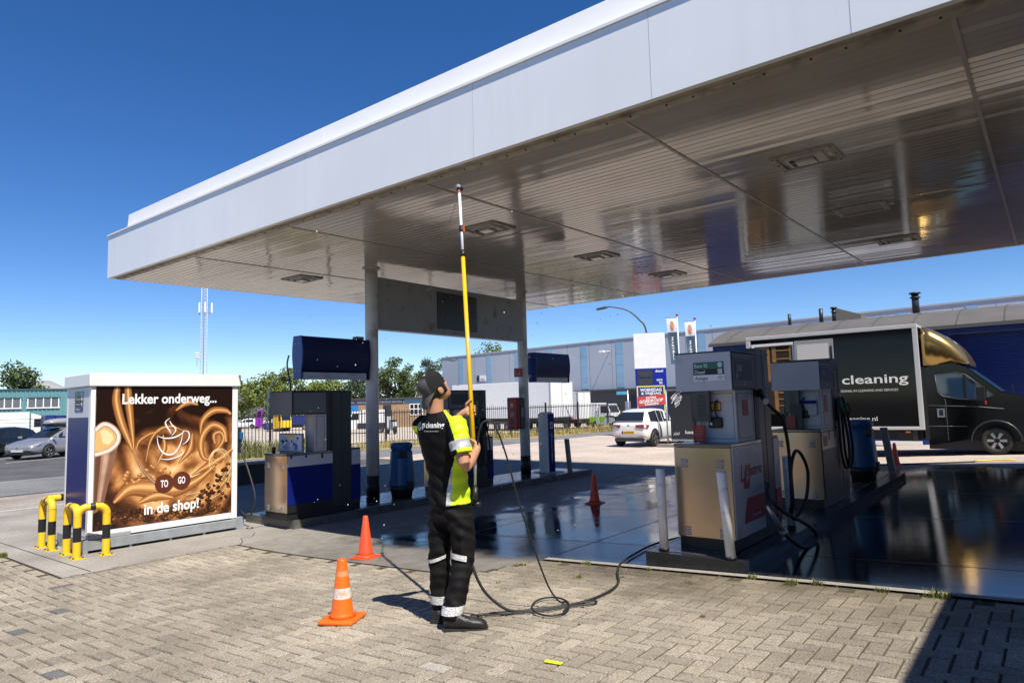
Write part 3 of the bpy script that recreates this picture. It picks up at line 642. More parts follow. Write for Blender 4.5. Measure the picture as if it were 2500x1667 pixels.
# ------------------------------------------------------------------ yellow and black hoop guards
def hoop(label, posts, bars, top):
    t = thing('hoop_guard', label, 'barrier', (*posts[1], 0), 'yellow and black hoop guards at the coffee cabinet')
    for p in posts:
        b = MB(); zs = [.012,.20,.20,.37,.37,top-.10]
        for a, c_, k in ((0,1,0),(2,3,1),(4,5,0)): b.cyl((*p, zs[a]), (*p, zs[c_]), .044, n=20, mi=k, cap=False)
        part('post', b, [M['yellow'], M['black']], t)
        f = MB(); f.box(p[0]-.07, p[0]+.07, p[1]-.07, p[1]+.07, 0, .012)
        for sx in (-1,1):
            for sy in (-1,1): f.cyl((p[0]+sx*.05, p[1]+sy*.05, .012), (p[0]+sx*.05, p[1]+sy*.05, .026), .013, n=6, mi=1)
        part('foot_plate', f, [M['yellow'], M['dgrey']], t)
    for a, c_, bl in bars:
        a, c_ = Vector((*a, 0)), Vector((*c_, 0)); d = (c_-a).normalized(); L_ = (c_-a).length; r = .10
        pts = [a + d*r*(1-math.cos(k*math.pi/12)) + Vector((0,0,top-.10+r*math.sin(k*math.pi/12))) for k in range(7)]
        pe = [c_ - d*r*(1-math.cos(k*math.pi/12)) + Vector((0,0,top-.10+r*math.sin(k*math.pi/12))) for k in range(6,-1,-1)]
        b = MB(); mid = lambda s: a + d*(r + (L_-2*r)*s) + Vector((0,0,top))
        b.tube(pts, .044, 18, 0, False); b.tube(pe, .044, 18, 0, False); cuts = [0] + [x for q in bl for x in q] + [1]
        for k in range(len(cuts)-1):
            if cuts[k+1] - cuts[k] > .01: b.tube([mid(cuts[k]), mid(cuts[k+1])], .044, 18, k % 2, False)
        part('top_bar', b, [M['yellow'], M['black']], t)
hoop('yellow and black hoop guard at the front corner of the coffee cabinet', [(-9.70,3.21),(-9.31,3.19),(-9.25,3.49)], [((-9.70,3.21),(-9.31,3.19),[(.35,.62)]),((-9.31,3.19),(-9.25,3.49),[(.25,.8)])], .60)
hoop('yellow and black hoop guard partly hidden behind the left side of the coffee cabinet', [(-10.19,3.20),(-10.55,3.20),(-10.62,3.80)], [((-10.19,3.20),(-10.55,3.20),[(.3,.65)]),((-10.55,3.20),(-10.62,3.80),[(.25,.7)])], .62)

# ------------------------------------------------------------------ fuel pumps: local x across the island, y along it, z up
def vents(mb, x, z, n=4, w=.066, y=-.006, mi=0):
    for k in range(n): mb.cyl((x, y+.004, z-k*.021), (x+w, y+.004, z-k*.021), .0062, n=8, mi=mi)
paper = pm('paper', (.45,.47,.52), .6, var=.15, vs=30)
def stripes(mb, o, X, Y, w, h, n, mi, rr, fill=.8):
    "rows of small print too fine to read in the photo"
    o, X, Y = Vector(o), Vector(X), Vector(Y)
    for k in range(n):
        ww = w*rr.uniform(.5, fill); y0 = h - (k+.75)*h/n; off = (w-ww)/2
        mb.poly([o+X*off+Y*y0, o+X*(off+ww)+Y*y0, o+X*(off+ww)+Y*(y0+h/n*.42), o+X*off+Y*(y0+h/n*.42)], mi)
m_gas = pm('gas_panel_white', (.50,.52,.58), .32, var=.05, dirt=.06, ds=3, dc=(.3,.3,.32)); m_hous = pm('housing_grey_white', (.52,.51,.50), .4, var=.05, dirt=.05)
m_gred = pm('gas_red', (.32,.008,.014), .35); m_hfr = pm('head_front', (.52,.52,.56), .38, var=.06, vs=2, dirt=.06, ds=2, dc=(.2,.2,.22))
m_green = pm('nozzle_green', (.01,.16,.07), .4); m_scr = pm('display_glass', (.05,.06,.065), .25, spec=.4)
def pump(loc, label, kind):
    t = thing('fuel_pump', label, 'fuel pump', loc, 'fuel pumps on the islands'); w = .57 if kind != 'gas' else .535; rr = random.Random(hash(label) % 99 if False else len(label))
    P = lambda *a, **k: part(*a, local=True, **k)
    blue = kind == 'blue'
    P('plinth', MB().box(.012, w-.012, .012, 1.32, 0, .105), M['black'], t)
    P('cabinet', MB().box(0, w, 0, .788, .105, .912), M['steel'], t, bev=.004)
    P('cabinet_top', MB().box(-.006, w+.006, -.008, .79, .914, .945), pm('cap_steel', (.22,.20,.18), .22, m=.7, var=.2), t, bev=.006)
    v = MB()
    for x, z in ((.06,.80),(w-.135,.80),(.06,.19),(w-.135,.19)): vents(v, x, z)
    P('vent', v, pm('vent_metal', (.36,.40,.48), .3, m=.5), t)
    for sx in (1, -1):
        X = w if sx > 0 else 0; e = lambda d: X + sx*d
        bx = lambda mb, d0, d1, y0, y1, z0, z1, mi=0: mb.box(min(e(d0),e(d1)), max(e(d0),e(d1)), y0, y1, z0, z1, mi)
        if blue:
            b = MB(); bx(b, .001, .010, .012, .786, .755, .908, 1); bx(b, .001, .009, .012, .786, .215, .753, 0); bx(b, .001, .006, .012, .786, .106, .213, 2)
            for y in (.05,.30,.58): bx(b, .010, .016, y, y+.03, .87 if y < .5 else .84, .91, 2)
            P('side_panel', b, [M['navy'], pm('band_white', (.50,.52,.58), .35), M['black']], t)
            b = MB(); bx(b, .0, .008, 1.152, 1.318, .70, .93, 1); bx(b, .0, .007, 1.152, 1.318, .16, .698, 0); P('side_panel', b, [M['navy'], pm('band_white', (.50,.52,.58), .35)], t)
        elif kind == 'gas':
            b = MB(); bx(b, .001, .010, .012, .786, .11, .905, 0)
            for y in (.12,.58): bx(b, .010, .014, y, y+.02, .84, .865, 2)
            F = lambda y, z, l=.012: (e(l), y, z)
            q = [F(.31,.44),F(.80-.014,.44),F(.80-.014,.22),F(.21,.22)]; b.poly(q if sx > 0 else q[::-1], 1)
            q = [F(.335,.70),F(.43,.705),F(.36,.50),F(.255,.495)]; q = [F(.30,.74),F(.44,.735),F(.385,.52),F(.235,.53)]; b.poly(q if sx > 0 else q[::-1], 1)
            X_, o_ = ((0,1,0), 0) if sx > 0 else ((0,-1,0), 0)
            P('side_panel', b, [m_gas, m_gred, M['alu']], t)
            l = MB(); c = .22 if sx > 0 else .44
            l.text('Lp', (e(.0135), .27, .645), X_, (0,0,1), w=.20, h=.20, bold=.02, shear=.15, mi=0); P('logo_lettering', l, m_gred, t)
            l = MB(); l.text('p', (e(.015), .345, .625), X_, (0,0,1), w=.055, h=.11, bold=.0, shear=.15); l.text('www.lpautogas.nl', (e(.0135), .55, .27), X_, (0,0,1), w=.24, h=.03, shear=.2); P('lettering', l, M['letter'], t)
            l = MB(); l.text('autogas', (e(.0135), .585, .66), X_, (0,0,1), w=.33, h=.12, bold=.02, shear=.25); P('autogas_lettering', l, m_gred, t)
            b = MB(); bx(b, .0, .008, 1.152, 1.318, .43, .93, 0); bx(b, .0, .0085, 1.152, 1.318, .16, .43, 1); P('side_panel', b, [m_gas, m_gred], t)
        else:
            b = MB(); bx(b, .001, .010, .012, .786, .70, .905, 0); bx(b, .001, .010, .012, .786, .11, .698, 1); bx(b, .01, .013, .08, .25, .74, .86, 1); bx(b, .01, .016, .34, .36, .80, .905, 1); bx(b, .01, .016, .62, .64, .80, .905, 1)
            P('side_panel', b, [pm('panel_grey', (.10,.10,.11), .3), M['black']], t)
    P('rear_cabinet', MB().box(.0, w, 1.15, 1.32, .106, .955), M['dgrey'], t, bev=.004)
    # tall hose column with grooves, nozzle boots, nozzles and hoses on both faces
    c = MB(); c.box(0, w, .79, 1.148, .106, 1.838)
    for sx in (0, w): 
        for y in (.965,): c.box(sx-.003, sx+.003, y-.006, y+.006, .12, 1.835, 1)
    P('hose_column', c, [M['dgrey'], M['black']], t, bev=.006)
    c = MB()
    for k in range(34): c.box(-.002, w+.002, .735, .788, .95+k*.026, .965+k*.026)
    c.box(.004, w-.004, .70, .79, .945, 1.835, 1); P('hose_grille', c, [M['black'], M['dgrey']], t)
    # head with display
    hz0, hz1, hy0, hy1 = (1.50,1.842,.08,.70) if blue else (1.40,1.752,.11,.74)
    if not blue: hz0, hz1 = 1.43, 1.775
    P('head', MB().box(0, w, hy0+.006, hy1, hz0, hz1), M['dgrey'], t, bev=.006)
    P('head_front', MB().box(-.004, w+.004, hy0-.004, hy0+.005, hz0-.003, hz1+.002), M['grey'] if blue else m_hfr, t)
    P('head_roof', MB().box(-.008, w+.008, hy0-.004, 1.15, 1.84 if blue else hz1+.003, 1.856 if blue else hz1+.016), M['dgrey'], t)
    for sx in (1, -1):
        X = w if sx > 0 else 0; e = lambda d: X + sx*d
        bx = lambda mb, d0, d1, y0, y1, z0, z1, mi=0: mb.box(min(e(d0),e(d1)), max(e(d0),e(d1)), y0, y1, z0, z1, mi)
        b = MB(); bx(b, .0, .006, hy0+.03, hy1-.03, hz0+.02, hz1-.02)
        bx(b, .006, .012, (hy0+hy1)/2-.01, (hy0+hy1)/2+.01, hz0+.035, hz0+.055, 1)
        P('display_frame', b, [M['grey'] if blue else M['dgrey'], M['alu']], t, bev=.004)
        if blue and loc[1] < 7: continue
        b = MB(); bx(b, .006, .0085, hy0+.09, hy1-.09, hz0+.09, hz1-.05)
        P('display', b, m_scr if kind != 'plain' else pm('display_blue', (.012,.02,.05), .3), t)
        b = MB(); bx(b, .0086, .0095, hy0+.13, hy0+.26, hz0+.17, hz0+.23)
        if kind != 'blue': bx(b, .0086, .0094, hy0+.10, hy0+.16, hz0+.10, hz0+.15); P('display_digits', b, pm('lcd_digits', (.16,.19,.18), .3), t)
    # white service housing between cabinet and head
    a0, y0, y1 = (.34,.47,.69) if blue else (.15,.21,.68)
    P('service_housing', MB().box(a0, w-.008, y0, y1, .946, hz0-.001), m_hous, t, bev=.004)
    b = MB()
    for (p, q, r_, s) in ((a0+.03, w-.03, .98, hz0-.03),): 
        for xa, xb, za, zb in ((p,q,r_,r_+.004),(p,q,s-.004,s),(p,p+.004,r_,s),(q-.004,q,r_,s)): b.box(xa, xb, y0-.0015, y0, za, zb)
        for ya, yb, za, zb in ((y0+.04,y1-.04,r_,r_+.004),(y0+.04,y1-.04,s-.004,s),(y0+.04,y0+.044,r_,s),(y1-.044,y1-.04,r_,s)): b.box(w-.008, w-.006, ya, yb, za, zb)
    P('door_gap', b, M['black'], t)
    if blue:
        b = MB(); b.box(-.01, w+.02, .25, .275, .947, 1.225); P('info_board', b, M['grey'], t, bev=.004)
        b = MB(); b.box(.01, w, .246, .249, .965, 1.205, 0); b.box(.19, w-.19, .2435, .2455, 1.165, 1.20, 1); rb2 = random.Random(4)
        for k in range(26):
            x, z, s = rb2.uniform(.03,w-.05), rb2.uniform(1.05,1.16), rb2.uniform(.012,.035); an = rb2.uniform(0,1.5)
            b.poly([(x+s*math.cos(an+j*1.57), .2448-.00005*k, z+s*.8*math.sin(an+j*1.57)) for j in range(4)][::-1], rb2.choice((2,2,3,4,5)))
        stripes(b, (.04,.244,.985), (1,0,0), (0,0,1), .25, .06, 4, 2, rb2); b.poly([(.40,.243,.98),(.47,.243,.98),(.47,.243,1.07),(.40,.243,1.07)], 3)
        P('info_poster', b, [pm('poster_ice', (.42,.55,.66), .4, var=.25, vs=9), M['yellow'], M['navy'], pm('poster_blue', (.04,.16,.38), .4), pm('poster_coral', (.6,.25,.22), .4), M['letter']], t)
        b = MB(); b.cyl((.09,.09,.945), (.09,.09,1.03), .028, n=14); P('filler_cap', b, pm('dark_red', (.10,.01,.012), .4), t)
    else:
        b = MB(); b.box(.13, .315, .13, .15, 1.145, 1.43, 0); b.box(.14, .305, .128, .1298, 1.155, 1.42, 1); stripes(b, (.172,.127,1.19), (1,0,0), (0,0,1), .12, .21, 8, 2, rr)
        b.box(.15,.158,.13,.15,.946,1.165,0); P('info_board', b, [M['dgrey'], pm('notice_grey', (.055,.057,.063), .25), M['dletter']], t)
        b = MB(); b.box(.15, .262, .10, .112, .95, 1.11, 0); stripes(b, (.155,.0985,.965), (1,0,0), (0,0,1), .10, .13, 5, 1, rr, 1.0); P('warning_board', b, [m_gred, pm('faded_print', (.26,.10,.10), .5)], t)
        b = MB(); b.box(.27, .40, .175, .21, 1.08, 1.18); P('card_reader', b, M['black'], t, bev=.012); 
        b = MB(); b.tube(bez([(.36,.17,1.18),(.345,.165,1.25),(.35,.18,1.32),(.365,.19,1.335)], 5), .009, 8); b.cyl((.30,.172,1.12),(.30,.168,1.12),.012,n=12,mi=1); P('reader_cord', b, [M['black'], M['alu']], t)
        if kind == 'gas':
            b = MB(); b.box(.29, .39, .2055, .2085, 1.235, 1.325, 0); b.box(.30, .38, .2035, .2053, 1.25, 1.31, 1); stripes(b, (.30,.203,1.252), (1,0,0), (0,0,1), .08, .055, 3, 2, rr); P('sticker', b, [M['red'], pm('sticker_yellow', (.75,.60,.03), .4), M['dletter']], t)
            b = MB(); lb = [(.175,.475,1.60,1.655),(.175,.475,1.542,1.598),(.175,.475,1.482,1.54)]; y = hy0-.0065
            for k, (xa,xb,za,zb) in enumerate(((.18,.475,1.632,1.692),(.18,.475,1.575,1.6305),(.18,.475,1.518,1.5735))): b.box(xa, xb, y, y+.002, za, zb, k)
            for k, s in enumerate(('Euro 95','Diesel','Autogas')): b.text(s, (.195, y-.001, 1.643-k*.0575 - (.009 if s[-1] == 's' else 0)), (1,0,0), (0,0,1), h=.033 + (.009 if s[-1] == 's' else 0), w=.125 if k != 1 else .10, al='L', mi=3 if k < 2 else 1, bold=.01)
            b.disc((.438, y-.001, 1.662), .022, (1,0,0), (0,0,1), 20, 3); b.text('E10', (.438,y-.002,1.662), (1,0,0), (0,0,1), w=.03, h=.014, mi=1); b.box(.418,.458,y-.001,y,1.583,1.623,3); b.text('B7', (.438,y-.002,1.603), (1,0,0), (0,0,1), w=.024, h=.018, mi=1)
            b.poly([(.41,y-.001,1.546),(.438,y-.001,1.528),(.466,y-.001,1.546),(.438,y-.001,1.564)], 1); b.poly([(.416,y-.0015,1.546),(.438,y-.0015,1.532),(.460,y-.0015,1.546),(.438,y-.0015,1.560)], 2); b.text('LPG', (.438,y-.002,1.546), (1,0,0), (0,0,1), w=.022, h=.010, mi=1)
            P('fuel_label', b, [pm('label_green', (.008,.16,.085), .35), M['dletter'], M['letter'], M['letter']], t)
            b = MB(); b.box(w-.004, w, .35, .53, 1.21, 1.36, 0); b = MB(); b.box(w-.0075, w-.0045, .37, .52, 1.185, 1.335, 0); rr2 = random.Random(2)
            stripes(b, (w-.004, .375, 1.19), (0,1,0), (0,0,1), .14, .14, 6, 1, rr2, 1.0); P('safety_sticker', b, [M['red'], pm('faded_print', (.34,.16,.16), .5)], t)
            b = MB(); b.box(w, w+.004, 1.03, 1.12, 1.45, 1.72, 0); b.box(w, w+.0045, 1.04, 1.13, 1.28, 1.44, 0); stripes(b, (w+.0052,1.035,1.46), (0,1,0), (0,0,1), .08, .25, 10, 1, rr2); stripes(b, (w+.0056,1.045,1.29), (0,1,0), (0,0,1), .08, .14, 6, 1, rr2); P('price_notice', b, [paper, M['dletter']], t)
        else:
            b = MB(); b.box(.22, .50, .18, .21, 1.12, 1.30, 0); b.box(.22, .50, .178, .1795, 1.255, 1.298, 1); P('leaflet_box', b, [m_hous, M['navy']], t, bev=.004)
            b = MB(); b.box(.20, .34, .12, .16, .95, 1.25); P('bin_lid', b, M['dgrey'], t); b = MB(); b.box(.155,.21,.204,.2085,1.15,1.32,0); b.box(w-.0075,w-.0045,.30,.45,1.15,1.36,0); stripes(b, (.158,.203,1.16), (1,0,0), (0,0,1), .05, .15, 7, 1, rr, 1.); P('warning_sticker', b, [m_gred, pm('faded_print', (.34,.16,.16), .5)], t)
    # nozzles + hoses
    def hose(pts, r=.0165): return MB().tube(bez(pts, 8), r, 10)
    X = w
    sides = (1,) if kind == 'gas' else (1, -1)
    for sx in sides:
        X = w if sx > 0 else 0; e = lambda d: X + sx*d
        lanes = ((.875, m_green), (1.06, M['black'])) if not (blue and loc[1] < 7) else ()
        for y, mc in lanes:
            if kind == 'gas': continue
            b = MB(); b.box(min(e(0),e(.005)), max(e(0),e(.005)), y-.035, y+.035, 1.40, 1.66, 0); b.cyl((e(.001),y,1.70),(e(.006),y,1.70),.018,n=12,mi=1); P('fuel_badge', b, [m_green if mc is m_green else M['black'], M['black']], t)
            b = MB(); stripes(b, (e(.0058), y-.02*sx, 1.43), (0,sx,0), (0,0,1), .04, .2, 5, 0, random.Random(3), 1.0); P('badge_print', b, pm('badge_print', (.4,.45,.42), .5), t)
            b = MB(); b.box(min(e(0),e(.03)), max(e(0),e(.03)), y-.045, y+.045, 1.02, 1.24); P('nozzle_boot', b, M['black'], t, bev=.01)
            b = MB(); b.tube([(e(.03),y-.01,1.33),(e(.05),y,1.22),(e(.075),y+.01,1.10)], [.022,.03,.024], 10); b.tube(bez([(e(.05),y+.005,1.24),(e(.10),y+.02,1.22),(e(.11),y+.02,1.13),(e(.08),y+.01,1.08)],5), .009, 6); P('nozzle', b, mc, t)
            P('hose', hose([(e(.075),y+.01,1.12),(e(.09),y+.03,.95),(e(.10),y+.07,.68),(e(.09),y+.04,.46),(e(.06),y-.02,.42),(e(.035),y-.06,.62),(e(.03),y-.07,1.0),(e(.02),y-.06,1.30)]), M['rubber'], t)
    if kind == 'gas':
        b = MB(); b.tube([(X+.03,.74,1.41),(X+.09,.66,1.36),(X+.13,.60,1.32)], [.018,.026,.02], 10); b.cyl((X+.13,.6,1.32),(X+.15,.57,1.31),.028,n=12,mi=1); b.cyl((X,.80,1.38),(X+.04,.74,1.41),.03,n=12); P('nozzle', b, [M['black'], M['alu']], t)
        P('hose', hose([(X+.13,.61,1.315),(X+.16,.72,1.24),(X+.175,.90,1.16),(X+.18,1.0,1.02),(X+.18,1.06,.82),(X+.17,1.10,.50),(X+.16,1.12,.30),(X+.18,.96,.20),(X+.26,.82,.34),(X+.28,.76,.66),(X+.28,.92,.82),(X+.28,1.12,.78),(X+.28,1.30,.60),(X+.27,1.24,.36),(X+.24,1.08,.22),(X+.2,.98,.17)]), M['rubber'], t)
        b = MB(); b.tube([(X+.0,.85,.52),(X+.06,.80,.51)], .012, 8); P('gas_outlet', b, M['alu'], t); b = MB(); b.tube([(X+.24,.16,.40),(X+.25,.28,.29),(X+.27,.40,.17)], [.014,.02,.026], 10); b.tube([(X+.27,.42,.15),(X+.28,.46,.12)], .03, 12); P('gas_nozzle', b, M['alu'], t)
        P('gas_hose', hose([(X+.05,.80,.51),(X+.14,.48,.46),(X+.24,.30,.42),(X+.26,.60,.28),(X+.29,.95,.16),(X+.30,1.26,.04),(X+.31,1.36,-.06),(X+.31,1.15,-.09),(X+.31,.85,-.06),(X+.29,.56,.06),(X+.28,.45,.13)], .018), M['rubber'], t)
    if kind == 'blue' and loc[1] > 7:
        l = MB(); l.text('3', (w+.0095, .17, 1.70), (0,1,0), (0,0,1), h=.11, w=.06); P('pump_number', l, M['dletter'], t)
    return t
pump((-9.25, 5.63, .134), 'blue and white fuel pump beside the coffee cabinet, small poster board on it', 'blue')
pump((-9.25, 8.88, .134), 'dark fuel pump numbered 3 behind the cleaner on the left island', 'blue')
pump((-2.817, 5.93, .347), 'nearest steel pump on the right island, white side panel lettered autogas', 'gas')
pump((-2.817, 8.75, .347), 'second steel pump on the right island with a plain grey head, behind the autogas pump', 'plain')
an = MB(); an.tube(bez([(-8.724,5.72,1.985),(-8.74,5.72,2.10),(-8.793,5.72,2.282),(-8.815,5.72,2.38),(-8.784,5.72,2.482),(-8.768,5.72,2.505)], 5), .012, 8)
solo('antenna_rod', an, M['dgrey'], 'thin bent grey rod standing on the roof of the blue pump', 'antenna')

# ------------------------------------------------------------------ bins, payment post, posts, bollards
def litter_bin(loc, label):
    t = thing('litter_bin', label, 'bin', loc, 'blue litter bins on the islands'); P = lambda *a, **k: part(*a, local=True, **k); R_ = lambda r, z: MB().ring((0,0,z), r, (0,0,1), 28)
    P('base', MB().lathe((0,0,0), [(.175,0),(.19,.1),(.215,.14),(.225,.22)], 28), M['black'], t)
    b = MB(); b.lathe((0,0,0), [(.228,.21),(.226,.24),(.205,.60),(.188,.80),(.178,.815)], 32); P('body', b, M['blue'], t)
    b = MB(); b.lathe((0,0,0), [(.17,.81),(.172,.83),(.19,.86),(.196,.90),(.19,.935),(.14,.955),(.01,.96)], 32); P('lid', b, M['blue'], t)
    P('opening', MB().box(.10, .20, -.19, -.03, .70, .80), M['black'], t, bev=.02); P('opening', MB().box(-.2, -.1, .03, .19, .70, .80), M['black'], t, bev=.02)
    b = MB(); b.box(.205, .245, -.07, .03, .16, .30); b.cyl((-.06,-.222,.28),(-.06,-.212,.28),.014,n=10); P('latch', b, M['black'], t, bev=.01)
    return t
lb = litter_bin((-9.06, 8.16, .132), 'blue litter bin between the front column and the person')
dup(lb, (-2.47, 11.95, .347), 'blue litter bin on the right island in front of the black van')
def terminal():
    t = thing('payment_terminal', 'slim blue and white payment post lettered BETAALAUTOMAAT', 'payment post', (-9.2, 12.72, .132)); P = lambda *a, **k: part(*a, local=True, **k)
    P('foot', MB().box(-.26,.30,-.22,.26,0,.012), M['galv'], t)
    pr = [(-.145,.012),(.13,.012),(.13,1.33),(.05,1.372),(-.06,1.37),(-.145,1.315)]
    P('post', MB().prism(pr, 'y', -.11, .13), M['white'], t, bev=.012)
    P('face_panel', MB().box(.1305,.139,-.105,.125,.02,1.33), M['navy'], t)
    l = MB(); l.text('BETAALAUTOMAAT', (.1405,.012,.55), (0,0,-1), (0,1,0), w=.66, h=.055, bold=.006); P('lettering', l, pm('soft_white', (.55,.58,.64), .5), t)
    b = MB(); b.box(.139,.1398,-.03,.07,.99,1.14,0); b.poly([(.1405,-.01,1.02),(.1405,.05,1.02),(.1405,.05,1.11),(.1405,.02,1.11)], 1); P('icon', b, [pm('soft_white', (.55,.58,.64), .5), M['navy']], t)
terminal()
def post(name, loc, tilt, h, r, mat_, label, cat, group=None, sq=False, z0=None):
    d = Vector((tilt[0], tilt[1], 1)); b = MB(); a = Vector(loc)
    if sq:
        b.obox(a + Vector((-r,-r,0)), (2*r,0,0), (0,2*r,0), d*h)
        return solo(name, b, mat_, label, cat, group, bev=.006, base=loc)
    b.lathe(a, [(r*1.0,0),(r,h-.01),(r*.93,h),(.001,h+.004)], 28, 0, d.normalized()); b.lathe(a, [(r*1.12,.0),(r*1.12,.02),(r*1.0,.022)], 24, 1, d.normalized())
    return solo(name, b, [mat_, M['black']], label, cat, group, base=loc)
wb_ = pm('bollard_white', (.76,.76,.78), .35, var=.05, vs=4, dirt=.16, ds=6, dc=(.22,.2,.19))
post('bollard', (-2.875,5.745,.347), (-.01,.0), .725, .040, wb_, 'upright white bollard at the front left corner of the right island', 'bollard', 'white bollards round the right island')
post('bollard', (-2.245,5.71,.347), (-.055,-.02), .73, .042, wb_, 'leaning white bollard in front of the autogas pump', 'bollard', 'white bollards round the right island')
post('bollard', (-2.245,7.40,.347), (-.02,0), .73, .040, wb_, 'white bollard standing between the two right-hand pumps', 'bollard', 'white bollards round the right island')
gp = pm('grey_post', (.17,.175,.18), .5, var=.1)
post('grey_post', (-8.80,13.05,.132), (-.075,-.02), .74, .044, gp, 'leaning grey post at the far end of the left island', 'post', None, True)
post('grey_post', (-2.25,13.1,.347), (-.11,-.02), .78, .052, gp, 'leaning grey post beside the blue bin on the right island', 'post', None, True)

# extinguisher cabinet and small sign on the rear column
t = thing('extinguisher_cabinet', 'red fire extinguisher cabinet strapped to the rear column', 'fire cabinet', (-9.46, 11.97, 1.15))
part('back_shell', MB().box(-9.60,-9.31,11.90,12.09,1.15,1.845), M['dgrey'], t, bev=.03); part('door', MB().box(-9.605,-9.305,11.80,11.90,1.15,1.85), M['red'], t, bev=.03)
b = MB()
for z in (1.24,1.58): b.box(-9.50,-9.41,11.796,11.80,z,z+.14,0)
b.box(-9.505,-9.405,11.7955,11.80,1.42,1.53,1); part('door_window', b, [M['glass'], pm('faded_mark', (.55,.28,.27), .5)], t)
b = MB(); b.box(-9.304,-9.30,11.94,12.02,1.42,1.62); part('instruction_label', b, pm('label_mix', (.25,.33,.30), .5, var=.5, vs=40), t)
b = MB(); b.box(-9.56,-9.34,12.045,12.055,2.31,2.51,0); b.text('A', (-9.50,12.043,2.43), (1,0,0), (0,0,1), h=.1, w=.05, mi=1); b.text('i', (-9.40,12.043,2.41), (1,0,0), (0,0,1), h=.1, w=.03, mi=1); stripes(b, (-9.54,12.042,2.33), (1,0,0), (0,0,1), .18, .05, 2, 1, random.Random(1))
solo('fire_sign', b, [M['red'], pm('faded_mark', (.55,.28,.27), .5)], 'small square red sign fixed high on the rear column', 'sign')

# ------------------------------------------------------------------ traffic cones
def cone(loc, label, h, mat_, style, rz=0.0):
    t = thing('traffic_cone', label, 'traffic cone', loc, 'orange traffic cones', rz); P = lambda *a, **k: part(*a, local=True, **k)
    if style == 'square':
        b = MB(); b.box(-.135,.135,-.135,.135,0,.034); P('base', b, mat_, t, bev=.02, bseg=3)
        pr = [(.10,.034),(.086,.055),(.080,.07),(.034,h-.01),(.030,h)]
    else:
        b = MB(); b.box(-.128,.128,-.128,.128,0,.018); b.lathe((0,0,0), [(.115,.018),(.11,.03),(.094,.034),(.09,.045)], 28); P('base', b, mat_, t, bev=.008)
        pr = [(.085,.045),(.078,.06),(.026,h-.006),(.022,h)]
    b = MB(); b.lathe((0,0,0), pr, 32); P('cone_body', b, mat_, t)
    if style == 'square':
        rz_ = lambda z: .080 + (.034-.080)*(z-.07)/(h-.01-.07) + .0012
        w1, w2 = [pm('scuffed_band', (.70,.66,.62), .5, var=.15, vs=14, dirt=.55, ds=16, dc=(.55,.16,.05)), pm('worn_band', (.72,.30,.14), .5, dirt=.6, ds=26, dc=(.80,.16,.02))]
        b = MB(); P('white_band', b.loft([b.ring((0,0,z), rz_(z), (0,0,1), 32) for z in (.168,.205,.242)], 0, False, False), w1, t)
        b = MB(); P('worn_band', b.loft([b.ring((0,0,z), rz_(z)-.0006, (0,0,1), 32) for z in (.325,.345,.362)], 0, False, False), w2, t)
    return t
oc = pm('cone_orange', (.80,.135,.008), .42, var=.10, vs=7, dirt=.16, ds=8, dc=(.45,.10,.02)); oc2 = pm('cone_orange_red', (.78,.075,.018), .42, var=.08, vs=5, dirt=.12, ds=7, dc=(.4,.06,.02))
c1_ = cone((-4.235,3.215,gz(-4.235)+.007), 'nearest orange cone with a scuffed white band, on the brick paving', .445, oc, 'square', .48)
cone((-6.08,4.935,gz(-6.08)+.003), 'plain orange cone standing where the dry concrete meets the wet shade', .455, oc2, 'round', .3)
cone((-5.96,9.52,gz(-5.96)+.003), 'red orange cone reflected in the wet forecourt between the islands', .47, oc2, 'round', .1)
cone((-2.70,16.1,gz(-2.7)+.003), 'orange cone far back between the blue bin and the black van', .46, oc2, 'round', .6)
# ------------------------------------------------------------------ fences and the low wall
def bar_fence(pts, h, step, label, cat='fence', group=None):
    t = thing('bar_fence', label, cat, (*pts[0], 0), group); b = MB(); mt = pm('fence_black', (.018,.019,.021), .5)
    L_ = [Vector((*p, 0)) for p in pts]; tot = sum((q-p).length for p, q in zip(L_, L_[1:])); s = 0
    def at(s):
        for p, q in zip(L_, L_[1:]):
            l = (q-p).length
            if s <= l: return p + (q-p)*(s/l), (q-p).normalized()
            s -= l
        return L_[-1], (L_[-1]-L_[-2]).normalized()
    while s < tot:
        p, d = at(s); b.box(p.x-.010, p.x+.010, p.y-.010, p.y+.010, .06, h); s += step
    part('bars', b, mt, t); r = MB()
    for p, q in zip(L_, L_[1:]):
        d = (q-p).normalized(); k = Vector((-d.y, d.x, 0))*.02
        for z in (.20, h-.14): r.obox(p - k + Vector((0,0,z)), q-p, k*2, (0,0,.04))
    part('rail', r, mt, t); s = 0
    while s < tot:
        p, d = at(s); part('fence_post', MB().box(p.x-.035,p.x+.035,p.y-.035,p.y+.035,0,h+.12), mt, t); s += 2.6
    return t
bar_fence([(-24.3,12.2),(-22.35,24.5)], 1.60, .135, 'black bar fence along the yard behind the blue pump and the front column')
bar_fence([(-22.33,24.65),(-20.5,36.5)], 1.62, .135, 'black bar fence in front of the white trailer, dry grass at its foot')
def mesh_fence(pts, h, label):
    t = thing('mesh_fence', label, 'fence', (*pts[0], 0)); mt = pm('mesh_green', (.03,.045,.045), .5); r = MB()
    for p, q in zip(pts, pts[1:]):
        a, c = Vector((*p,0)), Vector((*q,0)); d = (c-a); l = d.length; n = int(l/1.9)
        for k in range(9): r.tube([a+Vector((0,0,.1+k*h/9)), c+Vector((0,0,.1+k*h/9))], .010, 4)
        for k in range(n+1): x = a + d*k/n; part('fence_post', MB().box(x.x-.04,x.x+.04,x.y-.04,x.y+.04,0,h), mt, t)
    part('wire_mesh', r, mt, t)
mesh_fence([(-44.6,6.5),(-41.6,17.0)], 1.72, 'low dark wire fence behind the cars parked at the far left')
